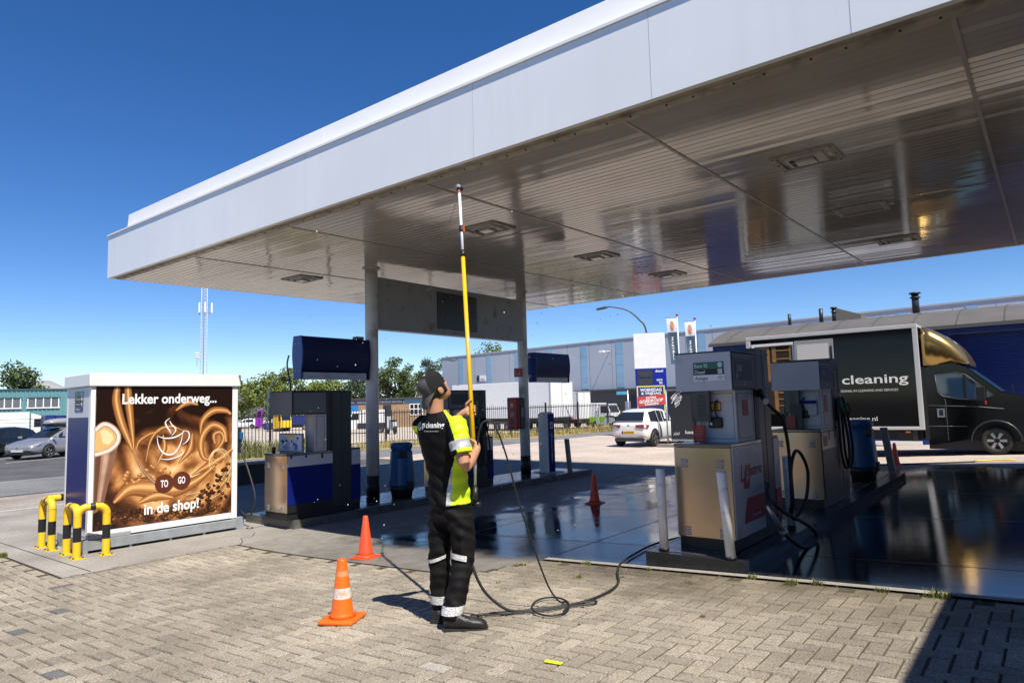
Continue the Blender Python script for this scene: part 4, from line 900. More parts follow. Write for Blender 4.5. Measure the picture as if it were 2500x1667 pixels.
b = MB(); b.box(-15.3,-14.9,6.6,9.9,0,.46); b.box(-15.34,-14.86,6.55,9.95,.461,.50,1)
solo('low_wall', b, [pm('wall_dark', (.05,.05,.052), .8, var=.2), GM['conc']], 'low dark wall seen between the coffee cabinet and the blue pump', 'wall')

# ------------------------------------------------------------------ trees
leafm = [pm('leaf_bright', (.135,.17,.035), .6, island=.45, spec=.3), pm('leaf_mid', (.075,.105,.030), .6, island=.5, spec=.3), pm('leaf_dark', (.045,.068,.028), .6, island=.5, spec=.3)]
bark = pm('bark', (.09,.07,.05), .9, var=.3)
def tree(x, y, h, cw, label, mi=0, group=None, seed=1, tall=.72, n=3600):
    r = random.Random(seed); t = thing('tree', label, 'tree', (x,y,0), group); b = MB()
    b.tube([(x,y,0),(x+.1,y,h*.25),(x,y+.1,h*.5),(x,y,h*.8)], [cw*.05,cw*.04,cw*.03,cw*.01], 7)
    for k in range(6):
        a = r.uniform(0,6.28); z = h*r.uniform(.28,.5); b.tube([(x,y,z),(x+math.cos(a)*cw*.2,y+math.sin(a)*cw*.2,z+h*.13),(x+math.cos(a)*cw*.36,y+math.sin(a)*cw*.36,z+h*.24)], [cw*.022,cw*.014,cw*.006], 5)
    part('trunk', b, bark, t); c = MB(); cl = []
    for k in range(30):
        a = r.uniform(0,6.28); zz = r.uniform(-1,1); rad = math.sqrt(max(0,1-zz*zz))*r.uniform(.45,.92); cl.append((x+math.cos(a)*cw*.5*rad, y+math.sin(a)*cw*.5*rad, h*(1-tall/2)+zz*h*tall*.44, cw*r.uniform(.14,.24)))
    for k in range(n):
        q = cl[k % 30]; d = Vector((r.gauss(0,1),r.gauss(0,1),r.gauss(0,.8))).normalized()*q[3]*r.random()**.4; p = Vector(q[:3]) + d
        s = cw*r.uniform(.021,.038); u = Vector((r.gauss(0,1),r.gauss(0,1),r.gauss(0,1))).normalized(); w = u.cross(Vector((r.gauss(0,1),r.gauss(0,1),r.gauss(0,1)))).normalized()
        c.add([p-u*s, p+w*s*.6, p+u*s, p-w*s*.6], [(0,1,2,3)])
    part('crown', c, leafm[mi], t); return t
TG = 'trees behind the yard'
for k, (d, px, h, cw, mi, lb_) in enumerate((
    (0,(-78.2,44.6),5.6,4.6,0,'yellow green tree just right of the coffee cabinet roof'),(0,(-76.7,47.4),6.1,5.0,0,'bright green round tree under the tip of the antenna rod'),(0,(-75.2,49.4),6.6,5.2,0,'bright green tree left of the blue display box'),
    (0,(-73.6,51.6),5.2,4.6,0,'bright tree directly under the blue display box'),(0,(-72.2,53.6),5.5,4.4,0,'bright green tree left of the front column under the display box'),(0,(-70.6,55.8),5.6,4.4,2,'dark green tree just left of the front column'),
    (0,(-69.0,57.9),6.2,4.6,2,'dark tree close to the right of the front column'),(0,(-67.4,59.7),8.2,5.0,1,'tallest green tree between the front column and the cap'),(0,(-65.9,61.3),7.4,4.4,1,'green tree just left of the cap'),
    (0,(-64.4,62.9),8.0,3.6,2,'narrow dark tree behind the cap'),(0,(-62.8,64.4),8.2,4.0,1,'green tree between the cap and the warehouse corner'))):
    tree(*px, h, cw, lb_, mi, TG, 30+k)
tree(-59.5,69.5,9.4,6.5,'tree top showing over the roof of the grey warehouse',0,None,77,.6,1500)
tree(-77.2,20.6,6.5,5.6,'tree rising behind the teal building at the far left',1,None,88)
hd_ = MB(); rh = random.Random(3)
for k in range(1800):
    s = rh.random(); p = Vector((-66 + s*4 + rh.uniform(-.6,.6), 35.5 + s*7, rh.uniform(.2,1.9) - .6*abs(rh.gauss(0,.4)))); u = Vector((rh.gauss(0,1),rh.gauss(0,1),rh.gauss(0,1))).normalized()*.13; w = u.cross(Vector((rh.gauss(0,1),rh.gauss(0,1),1))).normalized()*.09
    hd_.add([p-u,p+w,p+u,p-w], [(0,1,2,3)])
solo('hedge', hd_, leafm[1], 'low green hedge behind the purple truck and yellow van', 'hedge')

# ------------------------------------------------------------------ warehouse
def warehouse():
    t = thing('warehouse', 'long grey ribbed warehouse with pale blue window strips', 'building', (-20,46,0)); top = lambda x: 6.30 + (x+45.2)*.0128
    xs = [-45.2 + 2.05*k for k in range(30)]; b = MB()
    for k, (a, c) in enumerate(zip(xs, xs[1:])):
        b.add([(a+.012,46,2.62),(c-.012,46,2.62),(c-.012,46,top(c)-.1),(a+.012,46,top(a)-.1)], [(0,1,2,3)], 0)
        b.add([(a-.012,46.02,2.62),(a+.012,46.02,2.62),(a+.012,46.02,top(a)-.1),(a-.012,46.02,top(a)-.1)], [(0,1,2,3)], 1)
    b.add([(-45.2,46,0),(-45.2,46,top(-45.2)-.1),(-45.2,90,top(-45.2)-.1),(-45.2,90,0)], [(0,1,2,3)], 0)
    part('wall', b, [pm('cladding', (.36,.40,.48), .45, var=.05, vs=.5), pm('cladding_joint', (.46,.50,.57), .5)], t)
    b = MB(); b.add([(-45.2,46.0,0),(12,46.0,0),(12,46.0,2.6),(-45.2,46.0,2.6)], [(0,1,2,3)]); b.box(-33,-20,45.5,45.99,2.55,2.66); part('lower_wall', b, pm('lower_cladding', (.075,.08,.088), .5, var=.1), t)
    b = MB(); b.add([(-45.3,45.94,top(-45.3)-.1),(14,45.94,top(14)-.1),(14,45.94,top(14)),(-45.3,45.94,top(-45.3)),(-45.3,90,top(-45.3)-.1),(14,90,top(14)-.1),(14,90,top(14)),(-45.3,90,top(-45.3))], [(0,1,2,3),(3,2,6,7),(0,4,5,1),(0,3,7,4)])
    part('roof_edge', b, pm('roof_edge', (.34,.35,.38), .5), t); wm = pm('strip_glass', (.20,.34,.50), .12, spec=.8, var=.1, vs=.6)
    for x, w in ((-43.0,.55),(-39.63,.6),(-36.34,.55),(-33.0,.62),(-29.6,.64),(-26.36,.68),(-19.65,.6),(-16.5,.58),(-13.2,.58),(-10.1,.6),(-7.05,.6),(-3.6,.6)):
        z1 = top(x)-.28; wi = part('window', MB().box(x,x+w,45.975,45.998,2.75,z1), wm, t); g = MB()
        for k in range(1,4): z = 2.75+(z1-2.75)*k/4; g.box(x,x+w,45.968,45.974,z-.02,z+.02)
        part('glazing_bar', g, pm('glazing_bar', (.26,.38,.52), .4), wi)
    b = MB(); b.box(-40.8,-40.5,45.95,45.99,3.84,4.36,1); b.box(-40.48,-39.76,45.95,45.99,3.86,4.34,0); stripes(b, (-40.45,45.945,3.9), (1,0,0), (0,0,1), .66, .18, 2, 2, random.Random(2)); part('name_plate', b, [M['white'], M['dgrey'], M['grey']], t)
    b = MB(); b.tube([(-26.9,46,5.62),(-26.9,44.95,5.55)], .03, 6); b.lathe((-26.9,44.9,5.42), [(.02,.22),(.1,.18),(.13,.05),(.10,-.03),(.02,-.06)], 12, 0, (.15,-.25,1)); b.box(-27.12,-26.74,44.7,45.0,5.46,5.60); part('wall_lamp', b, M['white'], t, bev=.02)
    b = MB(); b.box(-25.2,-24.4,45.9,45.99,0,2.1,0); b.box(-25.7,-25.1,45.93,45.99,1.0,1.7,1); part('door', b, [pm('door_dark', (.03,.03,.035), .5), pm('door_sign', (.5,.55,.56), .5)], t)
    b = MB()
    for x in (-24.6,-24.0): b.tube([(x,41.9,0),(x,41.9,1.15)], .03, 5)
    for z in (.55,.85,1.15): b.tube([(-24.6,41.9,z),(-24.0,41.9,z)], .025, 5)
    b.tube([(-24.0,41.9,1.15),(-23.4,41.7,.45)], .03, 5); b.tube([(-24.0,41.9,.85),(-23.4,41.7,.15)], .03, 5)
    solo('stair_rail', b, M['yellow'], 'small yellow stair railing by the warehouse door', 'railing')
warehouse()

# ------------------------------------------------------------------ blue building with the curved roof
def bluehall():
    t = thing('blue_building', 'blue corrugated building with a curved grey roof behind the black van', 'building', (-4,23,0)); XL, XR = -9.28, 9.0
    ws = pm('blue_cladding', (.008,.036,.20), .38, var=.14, vs=3, dirt=.06, ds=3, dc=(.05,.07,.2)); b = MB(); z = .0
    while z < 3.60:
        d = .011
        for xa, xb in (((XL,-2.25),) if z < 3.33 else ((XL,XR),)): b.quad((xa,23-d,z+.008),(xb,23-d,z+.008),(xb,23-d,z+.046),(xa,23-d,z+.046)); b.quad((xa,23,z),(xb,23,z),(xb,23-d,z+.008),(xa,23-d,z+.008)); b.quad((xa,23-d,z+.046),(xb,23-d,z+.046),(xb,23,z+.054),(xa,23,z+.054))
        z += .054
    b.add([(XL,23,0),(XL,23,3.6),(XL,33,3.6),(XL,33,0)], [(0,1,2,3)], 1); b.box(-2.4,-2.25,22.96,23.4,0,3.34); part('wall', b, [ws, pm('gable_wall', (.33,.33,.34), .6)], t)
    b = MB(); z = 0
    while z < 3.32:
        b.quad((-2.24,23.30,z),(XR,23.30,z),(XR,23.292,z+.05),(-2.24,23.292,z+.05)); b.quad((-2.24,23.292,z+.05),(XR,23.292,z+.05),(XR,23.30,z+.06),(-2.24,23.30,z+.06)); z += .06
    part('roller_door', b, pm('roller_blue', (.006,.028,.15), .35, var=.08, vs=4), t)
    arc = [(22.86,3.50),(22.9,3.60),(23.6,3.88),(24.4,4.11),(25.3,4.27),(26.2,4.36),(27.2,4.39),(29,4.33),(31,4.1),(33,3.6)]; rf_ = MB(); k = XL - .1
    n = len(arc); rf_.add([(x,y,z) for x in (XL-.12, XR) for y, z in arc], [(i, i+1, n+i+1, n+i)[::-1] for i in range(n-1)], 0, True)
    x = XL + .5
    while x < XR:
        rf_.add([(x+dx,y,z+.012) for dx in (0,.035) for y, z in arc[1:]], [(i, i+1, n-1+i+1, n-1+i)[::-1] for i in range(n-2)], 1, True); x += 1.12
    rf_.poly([(XL-.1,y,z) for y, z in arc[1:]] , 2)
    part('roof', rf_, [pm('roof_felt', (.105,.098,.092), .75, var=.12, vs=1.2), pm('roof_seam', (.06,.057,.055), .7), pm('gable_sheet', (.30,.30,.31), .5)], t)
    part('gutter', MB().box(XL-.05,XR,22.80,22.87,3.50,3.60), pm('gutter_grey', (.09,.088,.085), .6), t)
    for x, y, zb, zt, r, cap in ((-7.45,25.9,4.3,4.74,.06,0),(-6.35,25.9,4.3,4.82,.07,0),(-5.92,25.9,4.3,4.78,.07,1),(-3.45,26.4,4.4,5.05,.11,1)):
        b = MB(); b.cyl((x,y,zb),(x,y,zt),r,n=12)
        if cap: b.cyl((x,y,zt-.14),(x,y,zt-.11),r*1.5,n=12); b.cyl((x,y,zt),(x,y,zt+.05),r*1.7,r*1.5,n=12)
        part('roof_vent', b, pm('vent_dark', (.03,.035,.035), .4), t)
    part('roof_cowl', MB().prism([(-6.15,4.35),(-6.15,4.95),(-5.3,4.62),(-5.3,4.35)], 'y', 27.2, 28.0), pm('cowl', (.16,.145,.11), .6), t)
bluehall()

# ------------------------------------------------------------------ black box van
def wheel(par, c, r, w, side, rim, local=False, spokes=5, ax=(0,1,0), dark=False):
    "tyre with rim and spokes as sub-parts; ax points out of the wheel"
    ax = Vector(ax); c = Vector(c); b = MB(); b.loft([b.ring(c - ax*w*.5 + ax*z_, r_, ax, 28) for r_, z_ in ((r*.62,w*.2),(r*.62,0),(r*.93,0),(r,w*.15),(r,w*.85),(r*.93,w),(r*.66,w),(r*.62,w*.8))], 0, False, False)
    o = part('wheel', b, M['tyre'], par, local); b = MB(); b.lathe(c - ax*w*.4, [(.001,w*.5),(r*.16,w*.82),(r*.2,w*.6),(r*.60,w*.55),(r*.66,w*.9),(r*.64,w*.2)], 24, 0, ax)
    u = ax.cross(Vector((0,0,1))).normalized(); v = ax.cross(u); f = c + ax*w*.32
    for k in range(spokes):
        a = k*2*math.pi/spokes; d = u*math.cos(a)+v*math.sin(a); q = ax.cross(d); b.poly([f+d*r*.12-q*r*.07, f+d*r*.12+q*r*.07, f+d*r*.6+q*r*.11, f+d*r*.6-q*r*.11], 1)
    part('rim', b, [pm('rim_back', (.03,.03,.032), .5), rim], o, True if local else False); return o
def van():
    t = thing('box_van', 'black box van lettered cleaning, side door open and gold roof fairing', 'van', (-4.2, 19.4, .14)); A, B = 18.4, 20.45
    gl = pm('van_black', (.004,.004,.0045), .07, spec=.28); blk = pm('van_cab_black', (.003,.003,.0035), .12, spec=.35); al = M['white']
    b = MB(); b.box(-6.40,-2.50,A+.002,B,.90,3.24); part('box_body', b, M['black'], t)
    b = MB(); b.quad((-6.34,A,.92),(-2.50,A,.92),(-2.50,A,3.23),(-6.34,A,3.23)); part('side_panel', b, gl, t)
    b = MB(); b.box(-6.48,-2.42,A-.02,A+.05,3.235,3.33); b.box(-6.48,-2.42,A-.02,A+.05,.84,.915); b.box(-2.53,-2.42,A-.018,A+.05,.916,3.234); b.box(-6.48,-6.36,A-.018,A+.05,.916,3.234); b.box(-6.48,-2.42,A+.06,B,3.25,3.32); part('edge_rail', b, pm('rail_white', (.62,.62,.62), .35, m=.2), t, bev=.01)
    # open side door: warm racked interior and the leaf folded flat forward
    b = MB(); b.box(-6.25,-5.27,A-.003,A-.001,1.25,3.05); dk = part('door_opening', b, pm('interior_dark', (.02,.012,.006), .8), t)
    b = MB(); b.box(-6.33,-5.25,A-.03,A-.004,3.05,3.12); b.box(-6.33,-6.255,A-.03,A-.004,1.2,3.05); b.box(-5.27,-5.22,A-.03,A-.004,1.2,3.05); part('door_frame', b, al, t)
    b = MB(); wd = pm('plywood', (.26,.14,.045), .6, var=.25, vs=5)
    b.box(-6.24,-5.87,A-.008,A-.0035,2.1,3.04,0); b.box(-5.80,-5.70,A-.009,A-.0035,1.3,3.04,0)
    for z in (1.45,1.62,1.79,1.98,2.2,2.42,2.68,2.9): b.box(-5.69,-5.29,A-.012,A-.0035,z,z+.035,0)
    b.box(-5.36,-5.30,A-.01,A-.0035,2.3,3.04,0); b.tube([(-6.2,A-.015,2.98),(-6.05,A-.015,3.0)], .012, 6, 1); part('racking', b, [wd, M['black']], t)
    b = MB(); b.box(-5.21,-4.27,A-.055,A-.022,1.2,3.13,1); b.box(-5.15,-4.38,A-.060,A-.0552,1.3,3.02,0); b.box(-4.34,-4.30,A-.075,A-.056,2.6,2.95,2); part('side_door', b, [pm('door_white', (.60,.59,.58), .4), pm('door_edge', (.38,.39,.40), .4, m=.3), M['black']], t, bev=.006)
    l = MB(); X_, Z_ = (1,0,0), (0,0,1); l.text('cleaning', (-3.405,A-.004,2.035), X_, Z_, w=1.45, h=.285, bold=.012); l.text('PROFESSIONAL IN CLEANING AND SERVICES', (-3.66,A-.004,1.795), X_, Z_, w=1.50, h=.055); l.text('gscleaning.nl', (-3.86,A-.004,1.09), X_, Z_, w=.92, h=.14); part('lettering', l, M['letter'], t)
    # cab
    cx, zc, r = -1.08, .585, .43; arc = [(cx + r*math.cos(a), zc + r*math.sin(a)) for a in [math.pi*k/14 - .12 for k in range(15)] ]
    pr = [(-2.36,.48),(-2.36,2.28),(-2.2,2.34),(-1.78,2.36),(-1.56,2.27),(-.92,1.66),(-.50,1.55),(-.08,1.38),(.10,1.15),(.16,.80),(.15,.48)]; pr = pr[::-1]; body = pr + arc[::-1][:0]
    pr2 = [(.15,.48)] + [(x, max(z,.48)) for x, z in arc] + [(-2.36,.48),(-2.36,2.28),(-2.2,2.34),(-1.78,2.36),(-1.56,2.27),(-.92,1.66),(-.50,1.55),(-.08,1.38),(.10,1.15),(.16,.80)]
    part('cab_body', MB().prism(pr2, 'y', A+.06, B-.06), blk, t, bev=.035, bseg=3)
    w = [(-2.15,2.13),(-1.74,2.15),(-1.55,2.08),(-1.04,1.60),(-1.37,1.50),(-1.75,1.54),(-2.03,1.61),(-2.12,1.70)]; g = MB(); g.poly([(x, A+.052, z) for x, z in w][::-1]); part('side_window', g, pm('cab_glass', (.02,.05,.10), .05, spec=.9), t)
    b = MB(); b.tube([(x, A+.05, z) for x, z in w + w[:1]], .014, 6); b.box(-1.60,-1.56,A+.045,A+.05,1.52,2.10); part('window_seal', b, M['black'], t)
    g = MB(); g.poly([(-1.53,A+.16,2.262),(-.92,A+.14,1.685),(-.92,B-.14,1.685),(-1.53,B-.16,2.262)]); part('windscreen', g, pm('cab_glass2', (.05,.13,.18), .05, spec=.9), t)
    b = MB(); b.tube([(-2.32,A+.054,1.40),(-1.4,A+.052,1.36),(-.9,A+.05,1.30)], .008, 5); b.tube([(-2.34,A+.056,.92),(-1.6,A+.055,.92)], .007, 5); b.tube([(-1.98,A+.054,.6),(-1.98,A+.054,1.5),(-2.02,A+.054,1.62)], .006, 5); part('body_crease', b, M['grey'], t)
    b = MB(); b.box(-2.16,-2.0,A+.035,A+.055,1.13,1.33,0); b.box(-2.12,-2.04,A+.02,A+.034,1.16,1.30,1); part('door_handle', b, [pm('chrome', (.5,.5,.5), .2, m=1), M['black']], t, bev=.01)
    b = MB(); b.box(-1.36,-1.20,A-.20,A-.02,1.50,1.80); b.box(-1.30,-1.22,A-.02,A+.06,1.55,1.60); b.box(-1.22,-1.19,A-.19,A-.05,1.40,1.49,1); part('mirror', b, [M['black'], M['red']], t, bev=.02)
    b = MB(); b.box(-.80,-.78,B+.0,B+.16,1.6,1.82); part('mirror', b, M['black'], t, bev=.02)
    b = MB(); b.poly([(-.42,A+.05,1.30),(.09,A+.05,1.02),(.10,A+.05,1.14),(-.06,A+.05,1.30),(-.34,A+.05,1.38)][::-1]); part('headlight', b, pm('lamp_clear', (.42,.43,.45), .1, m=.6), t)
    b = MB(); b.tube([(cx + (r+.03)*math.cos(a), A+.055, zc + (r+.03)*math.sin(a)) for a in [math.pi*k/12 for k in range(13)]], .022, 6); part('arch_trim', b, M['dgrey'], t)
    wheel(t, (cx, A+.20, gz(cx)+.31), .305, .22, 1, pm('rim_silver', (.5,.5,.5), .3, m=.8), ax=(0,-1,0), spokes=6); wheel(t, (-4.9, A+.22, gz(-4.9)+.33), .33, .24, 1, pm('rim_silver', (.5,.5,.5), .3, m=.8), ax=(0,-1,0), spokes=6)
    wheel(t, (cx, B-.20, gz(cx)+.31), .305, .22, 1, pm('rim_silver', (.5,.5,.5), .3, m=.8), ax=(0,1,0), spokes=6)
    b = MB(); b.box(-6.3,-2.5,A+.25,B-.25,.60,.84); b.box(-2.40,-.6,A+.3,B-.3,.38,.6); b.box(-3.0,-2.6,A+.05,A+.4,.5,.8); b.box(-1.52,-.62,A+.34,B-.34,.36,1.2); b.box(-2.43,-2.34,A+.05,B-.05,.6,2.3); part('chassis', b, M['black'], t)
    b = MB(); b.box(-4.3,-2.50,A+.01,A+.05,.47,.57); b.box(-2.68,-2.58,A+.02,A+.06,.5,.84,1); b.box(-4.2,-4.1,A+.02,A+.06,.5,.84,1); part('side_guard', b, [al, M['dgrey']], t, bev=.006)
    b = MB(); b.box(-2.82,-2.72,A-.004,A+.01,.77,.81); part('marker_lamp', b, pm('amber', (.6,.16,.02), .3), t)
    # gold wind fairing: profile narrows and rounds towards the front
    pf = [(-2.36,3.27,1.0),(-2.18,3.20,.99),(-1.98,3.07,.97),(-1.80,2.92,.94),(-1.64,2.74,.90),(-1.53,2.55,.86),(-1.47,2.38,.82),(-1.46,2.29,.80)]
    rings = []; yc, hw = (A+B)/2, (B-A)/2 - .04
    for x, z, k in pf:
        base = 2.335; h_ = max(.03, z - base); q = hw*k; rr = min(.28, h_*.8)
        ring_ = [(x, yc-q, base)] + [(x, yc-q+rr*(1-math.cos(a)), z-rr+rr*math.sin(a)) for a in [math.pi/2*j/6 for j in range(7)]] + [(x, yc+q-rr*(1-math.cos(a)), z-rr+rr*math.sin(a)) for a in [math.pi/2*j/6 for j in range(6,-1,-1)]] + [(x, yc+q, base)]
        rings.append([Vector(p) for p in ring_])
    part('roof_fairing', MB().loft(rings), pm('gold_paint', (.46,.30,.10), .24, m=.85, coat=.3), t)
    b = MB(); ring_c = Vector((-1.90,A+.06+.12,3.0)); b = MB(); zp = lambda x: next(z0 + (z1-z0)*(x-x0)/(x1-x0) for (x0,z0,_),(x1,z1,_2) in zip(pf, pf[1:]) if x0 <= x <= x1)
    b.ribbon([Vector((x, yc-.45+.16*math.sin(a), zp(x)+.008)) for a in [k*.35+.5 for k in range(17)] for x in [-1.80+.10*math.cos(a)]], .028, (.6,0,.8)); part('fairing_emblem', b, M['letter'], t)
van()
b = MB(); b.tube(bez([(-3.6,16.0,gz(-3.6)+.02),(-2.6,16.15,gz(-2.6)+.02),(-1.7,16.4,gz(-1.7)+.02),(-1.36,16.52,gz(-1.36)+.02)],6), .016, 6)
solo('supply_hose', b, M['rubber'], 'black hose lying across the forecourt towards the black van', 'hose')
b = MB(); b.tube(bez([(-1.36,16.52,gz(-1.36)+.03),(-1.05,16.66,gz(-1)+.035),(-.70,16.72,gz(-.7)+.03)],5), .015, 8)
solo('yellow_strip', b, M['yellow'], 'bright yellow length of hose lying near the front wheel of the black van', 'hose')

# ------------------------------------------------------------------ cars
def car(label, loc, rz, paint, L=4.2, Wd=1.74, H=1.42, plate=None, group=None, style='hatch', tail=True):
    t = thing('parked_car', label, 'car', loc, group, rz); hw = Wd/2; k = L/4.2; kh = H/1.45; P = lambda *a, **q: part(*a, local=True, **q)
    st = [(0,.80,.52,.80),(.04,.90,.36,.90),(.14,.96,.28,.96),(.5,1,.22,.985),(1.2,1,.20,.97),(2.2,1,.20,.95),(3.0,1,.20,.93),(3.55,.985,.22,.86),(3.95,.93,.26,.74),(4.14,.82,.34,.64),(4.2,.70,.42,.56)]
    rings = []
    for y, w, zb, zt in st:
        y = y*k - L/2; w *= hw; zb *= kh; zt *= kh; m_ = (zb+zt)/2
        half = [(w*.80,zb),(w*.96,zb+.04),(w,m_-.08*kh),(w*.985,m_+.10*kh),(w*.93,zt-.02),(w*.80,zt)]
        rings.append([Vector((x,y,z)) for x, z in half] + [Vector((-x,y,z)) for x, z in half[::-1]])
    b = MB().loft(rings); o = P('body', b, paint, t); sd = o.modifiers.new('smooth', 'SUBSURF'); sd.levels = sd.render_levels = 1
    g = [(.10,.90,.955,.80),(.30,.88,1.22,.74),(.58,.86,1.385,.69),(1.3,.88,1.45,.68),(2.1,.88,1.41,.68),(2.55,.88,1.20,.70),(3.10,.86,.93,.74)] if style == 'hatch' else [(.06,.92,.97,.86),(.14,.91,1.30,.80),(.30,.90,1.42,.78),(1.3,.90,1.45,.77),(2.5,.90,1.42,.76),(2.9,.90,1.22,.76),(3.35,.88,.92,.78)]
    rings = []; base = .90*kh
    for y, wb, zt, wt in g:
        y = y*k - L/2; zt *= kh; wb *= hw; wt *= hw
        half = [(wb,base-.06),(wb,min(base+.02,zt-.02)),(wt,max(zt-.035,base)),(wt*.82,zt)]
        rings.append([Vector((x,y,z)) for x, z in half] + [Vector((-x,y,z)) for x, z in half[::-1]])
    P('roof', MB().loft(rings), paint, t); gw = M['glass']
    def side(i, j, a, c, sx):                        # window between greenhouse stations i and j
        q = []
        for st_, f in ((i,a),(j,c)):
            y0, wb, zt, wt = g[st_]; y1_, wb1, zt1, wt1 = g[min(st_+1,len(g)-1)]
            y = (y0+(y1_-y0)*f)*k - L/2; zt_ = (zt+(zt1-zt)*f)*kh; wt_ = (wt+(wt1-wt)*f)*hw
            lo, hi = base + .025, zt_ - .07; tt = lambda z: (wb*hw + (wt_-wb*hw)*max(0,(z-base-.02)/max(.01,zt_-.035-base-.02)))
            q.append([(sx*(tt(lo)+.006),y,lo),(sx*(tt(hi)+.006),y,hi)])
        p = [q[0][0],q[1][0],q[1][1],q[0][1]]; return p if sx > 0 else p[::-1]
    for sx in (1,-1):
        for a_, c_, fa, fc in (((1,2,.7,.9),(3,3,.05,.55),(3,4,.62,.4),(4,5,.48,.25)) if style == 'hatch' else ((1,2,.4,.7),(2,3,.8,.35),(3,4,.42,.45),(4,5,.52,.3))):
            if style == 'hatch' and a_ == 1: pts = side(2,3,.08,.0,sx)
            else: pts = side(a_,c_,fa,fc,sx)
            P('side_window', MB().poly(pts), gw, t)
        b = MB(); b.box(*sorted((sx*hw*.93,sx*(hw*.93+.16))), L*.235, L*.235+.09, .95*kh, 1.06*kh); P('mirror', b, paint, t, bev=.02)
    b = MB()                                        # rear glass in two bends, set just proud of the shell
    def rg_(y, z, w, o): return [Vector((w*hw, y*k - L/2 - o, z*kh + o*.5)), Vector((-w*hw, y*k - L/2 - o, z*kh + o*.5))]
    (ya,wa,za,ta),(yb,wb_,zb_,tb),(yc,wc,zc_,tc_) = g[0], g[1], g[2]; f2 = .62
    r0, r1, r2_ = rg_(ya-.01, za+.045, .80, .012), rg_(yb, zb_, tb*.97, .014), rg_(yb+(yc-yb)*f2, zb_+(zc_-zb_)*f2, (tb+(tc_-tb)*f2)*.90, .016)
    b.quad(r0[0], r0[1], r1[1], r1[0]); b.quad(r1[0], r1[1], r2_[1], r2_[0]); P('rear_window', b, gw, t)
    P('windscreen', MB().poly([Vector((s*g[i][3]*hw*.9, g[i][0]*k-L/2+d[0], g[i][2]*kh+d[1])) for s, i, d in ((1,-3,(.03,-.02)),(1,-2,(.012,.012)),(1,-1,(-.03,.045)),(-1,-1,(-.03,.045)),(-1,-2,(.012,.012)),(-1,-3,(.03,-.02)))]), gw, t)
    for sx in (1,-1):
        for y in (.74*k-L/2, 3.36*k-L/2):
            b = MB(); b.ribbon([(sx*(hw*1.0+.002),y+.335*kh*math.cos(a_),.325*kh+.335*kh*math.sin(a_)) for a_ in [math.pi*(k_/16) for k_ in range(17)]], .07*kh, (sx,0,0)); P('wheel_arch', b, M['black'], t)
            wheel(t, (sx*(hw-.045),y,.305*kh), .305*kh, .19, 1, pm('rim_alloy', (.45,.45,.46), .3, m=.7), True, 5, (sx,0,0))
    for sx in (1,-1):
        b = MB(); z = .80*kh
        pts = [(sx*hw*.40,-L/2-.012,z+.045),(sx*hw*.80,-L/2-.004,z+.06),(sx*(hw+.004),-L/2+.30*k,z+.03),(sx*(hw*.98+.004),-L/2+.12*k,z-.085),(sx*hw*.82,-L/2-.012,z-.085),(sx*hw*.45,-L/2-.018,z-.06)]
        b.poly(pts if sx < 0 else pts[::-1]); P('tail_light', b, pm('tail_red', (.22,.012,.02), .15, coat=.5), t)
        b = MB(); pts = [(sx*hw*.62,L/2-.05*k,.60*kh),(sx*hw*.88,L/2-.28*k,.70*kh),(sx*hw*.95,L/2-.50*k,.74*kh),(sx*hw*.93,L/2-.30*k,.60*kh),(sx*hw*.72,L/2-.03*k,.54*kh)]; pts = [(x*1.01,y+.02,z_+.03) for x, y, z_ in pts]
        b.poly(pts if sx > 0 else pts[::-1]); P('headlight', b, pm('lamp_glass', (.5,.5,.52), .1, m=.4), t)
    b = MB(); b.box(-.26,.26,-L/2-.022,-L/2+.05,.505*kh,.615*kh,0); b.box(-.26,-.215,-L/2-.024,-L/2-.021,.505*kh,.615*kh,1)
    if plate: b.text(plate, (.02,-L/2-.026,.56*kh), (1,0,0), (0,0,1), w=.40, h=.07, mi=2)
    P('number_plate', MB().box(-.26,.26,L/2-.05,L/2+.012,.36*kh,.46*kh), pm('plate_pale', (.5,.5,.48), .4), t); P('number_plate', b, [pm('plate_yellow', (.62,.40,.03), .4), M['navy'], M['dletter'], pm('plate_pale', (.5,.5,.48), .4)], t)
    b = MB(); b.box(-hw*.62,hw*.62,L/2-.13*k,L/2-.015,.47*kh,.56*kh); b.box(-hw*.75,hw*.75,L/2-.08*k,L/2+.0,.22*kh,.32*kh); P('grille', b, M['black'], t, bev=.01)
    b = MB(); b.box(-hw*.78,hw*.78,-L/2-.004,-L/2+.12,.22*kh,.33*kh,0); b.box(-hw*.95,-hw*.45,-L/2+.02,-L/2+.06,.40*kh,.42*kh,1); b.box(hw*.45,hw*.95,-L/2+.02,-L/2+.06,.40*kh,.42*kh,1); P('rear_bumper', b, [M['dgrey'], M['red']], t, bev=.01)
    b = MB(); b.disc((0,-L/2+.008,.80*kh), .05, (1,0,0), (0,0,1), 16); b.disc((0,L/2+.012,.52*kh), .05, (-1,0,0), (0,0,1), 12); P('emblem', b, pm('emblem_grey', (.20,.24,.32), .25, m=.6), t)
    return t
pw = pm('car_white', (.70,.71,.72), .25, coat=.5); ps = pm('car_silver', (.33,.34,.37), .3, m=.5, coat=.5); pk = pm('car_black', (.010,.012,.014), .15, coat=.6); pg = pm('car_pale', (.40,.42,.46), .3, m=.3, coat=.4)
car('white hatchback seen from behind, parked left of the dark billboard', (-12.42,24.22,0), 0.0, pw, 3.75, 1.50, 1.40, 'G-019-PP')
hs = math.atan2(-.52,-.86); CG = 'cars parked at the far left'
def hd(loc, y): pass
car('silver hatchback at the far left, nose towards the camera', (-34.2,10.75,0), math.pi + math.atan2(.52,.86)*1.0, ps, 3.9, 1.55, 1.27, None, CG)
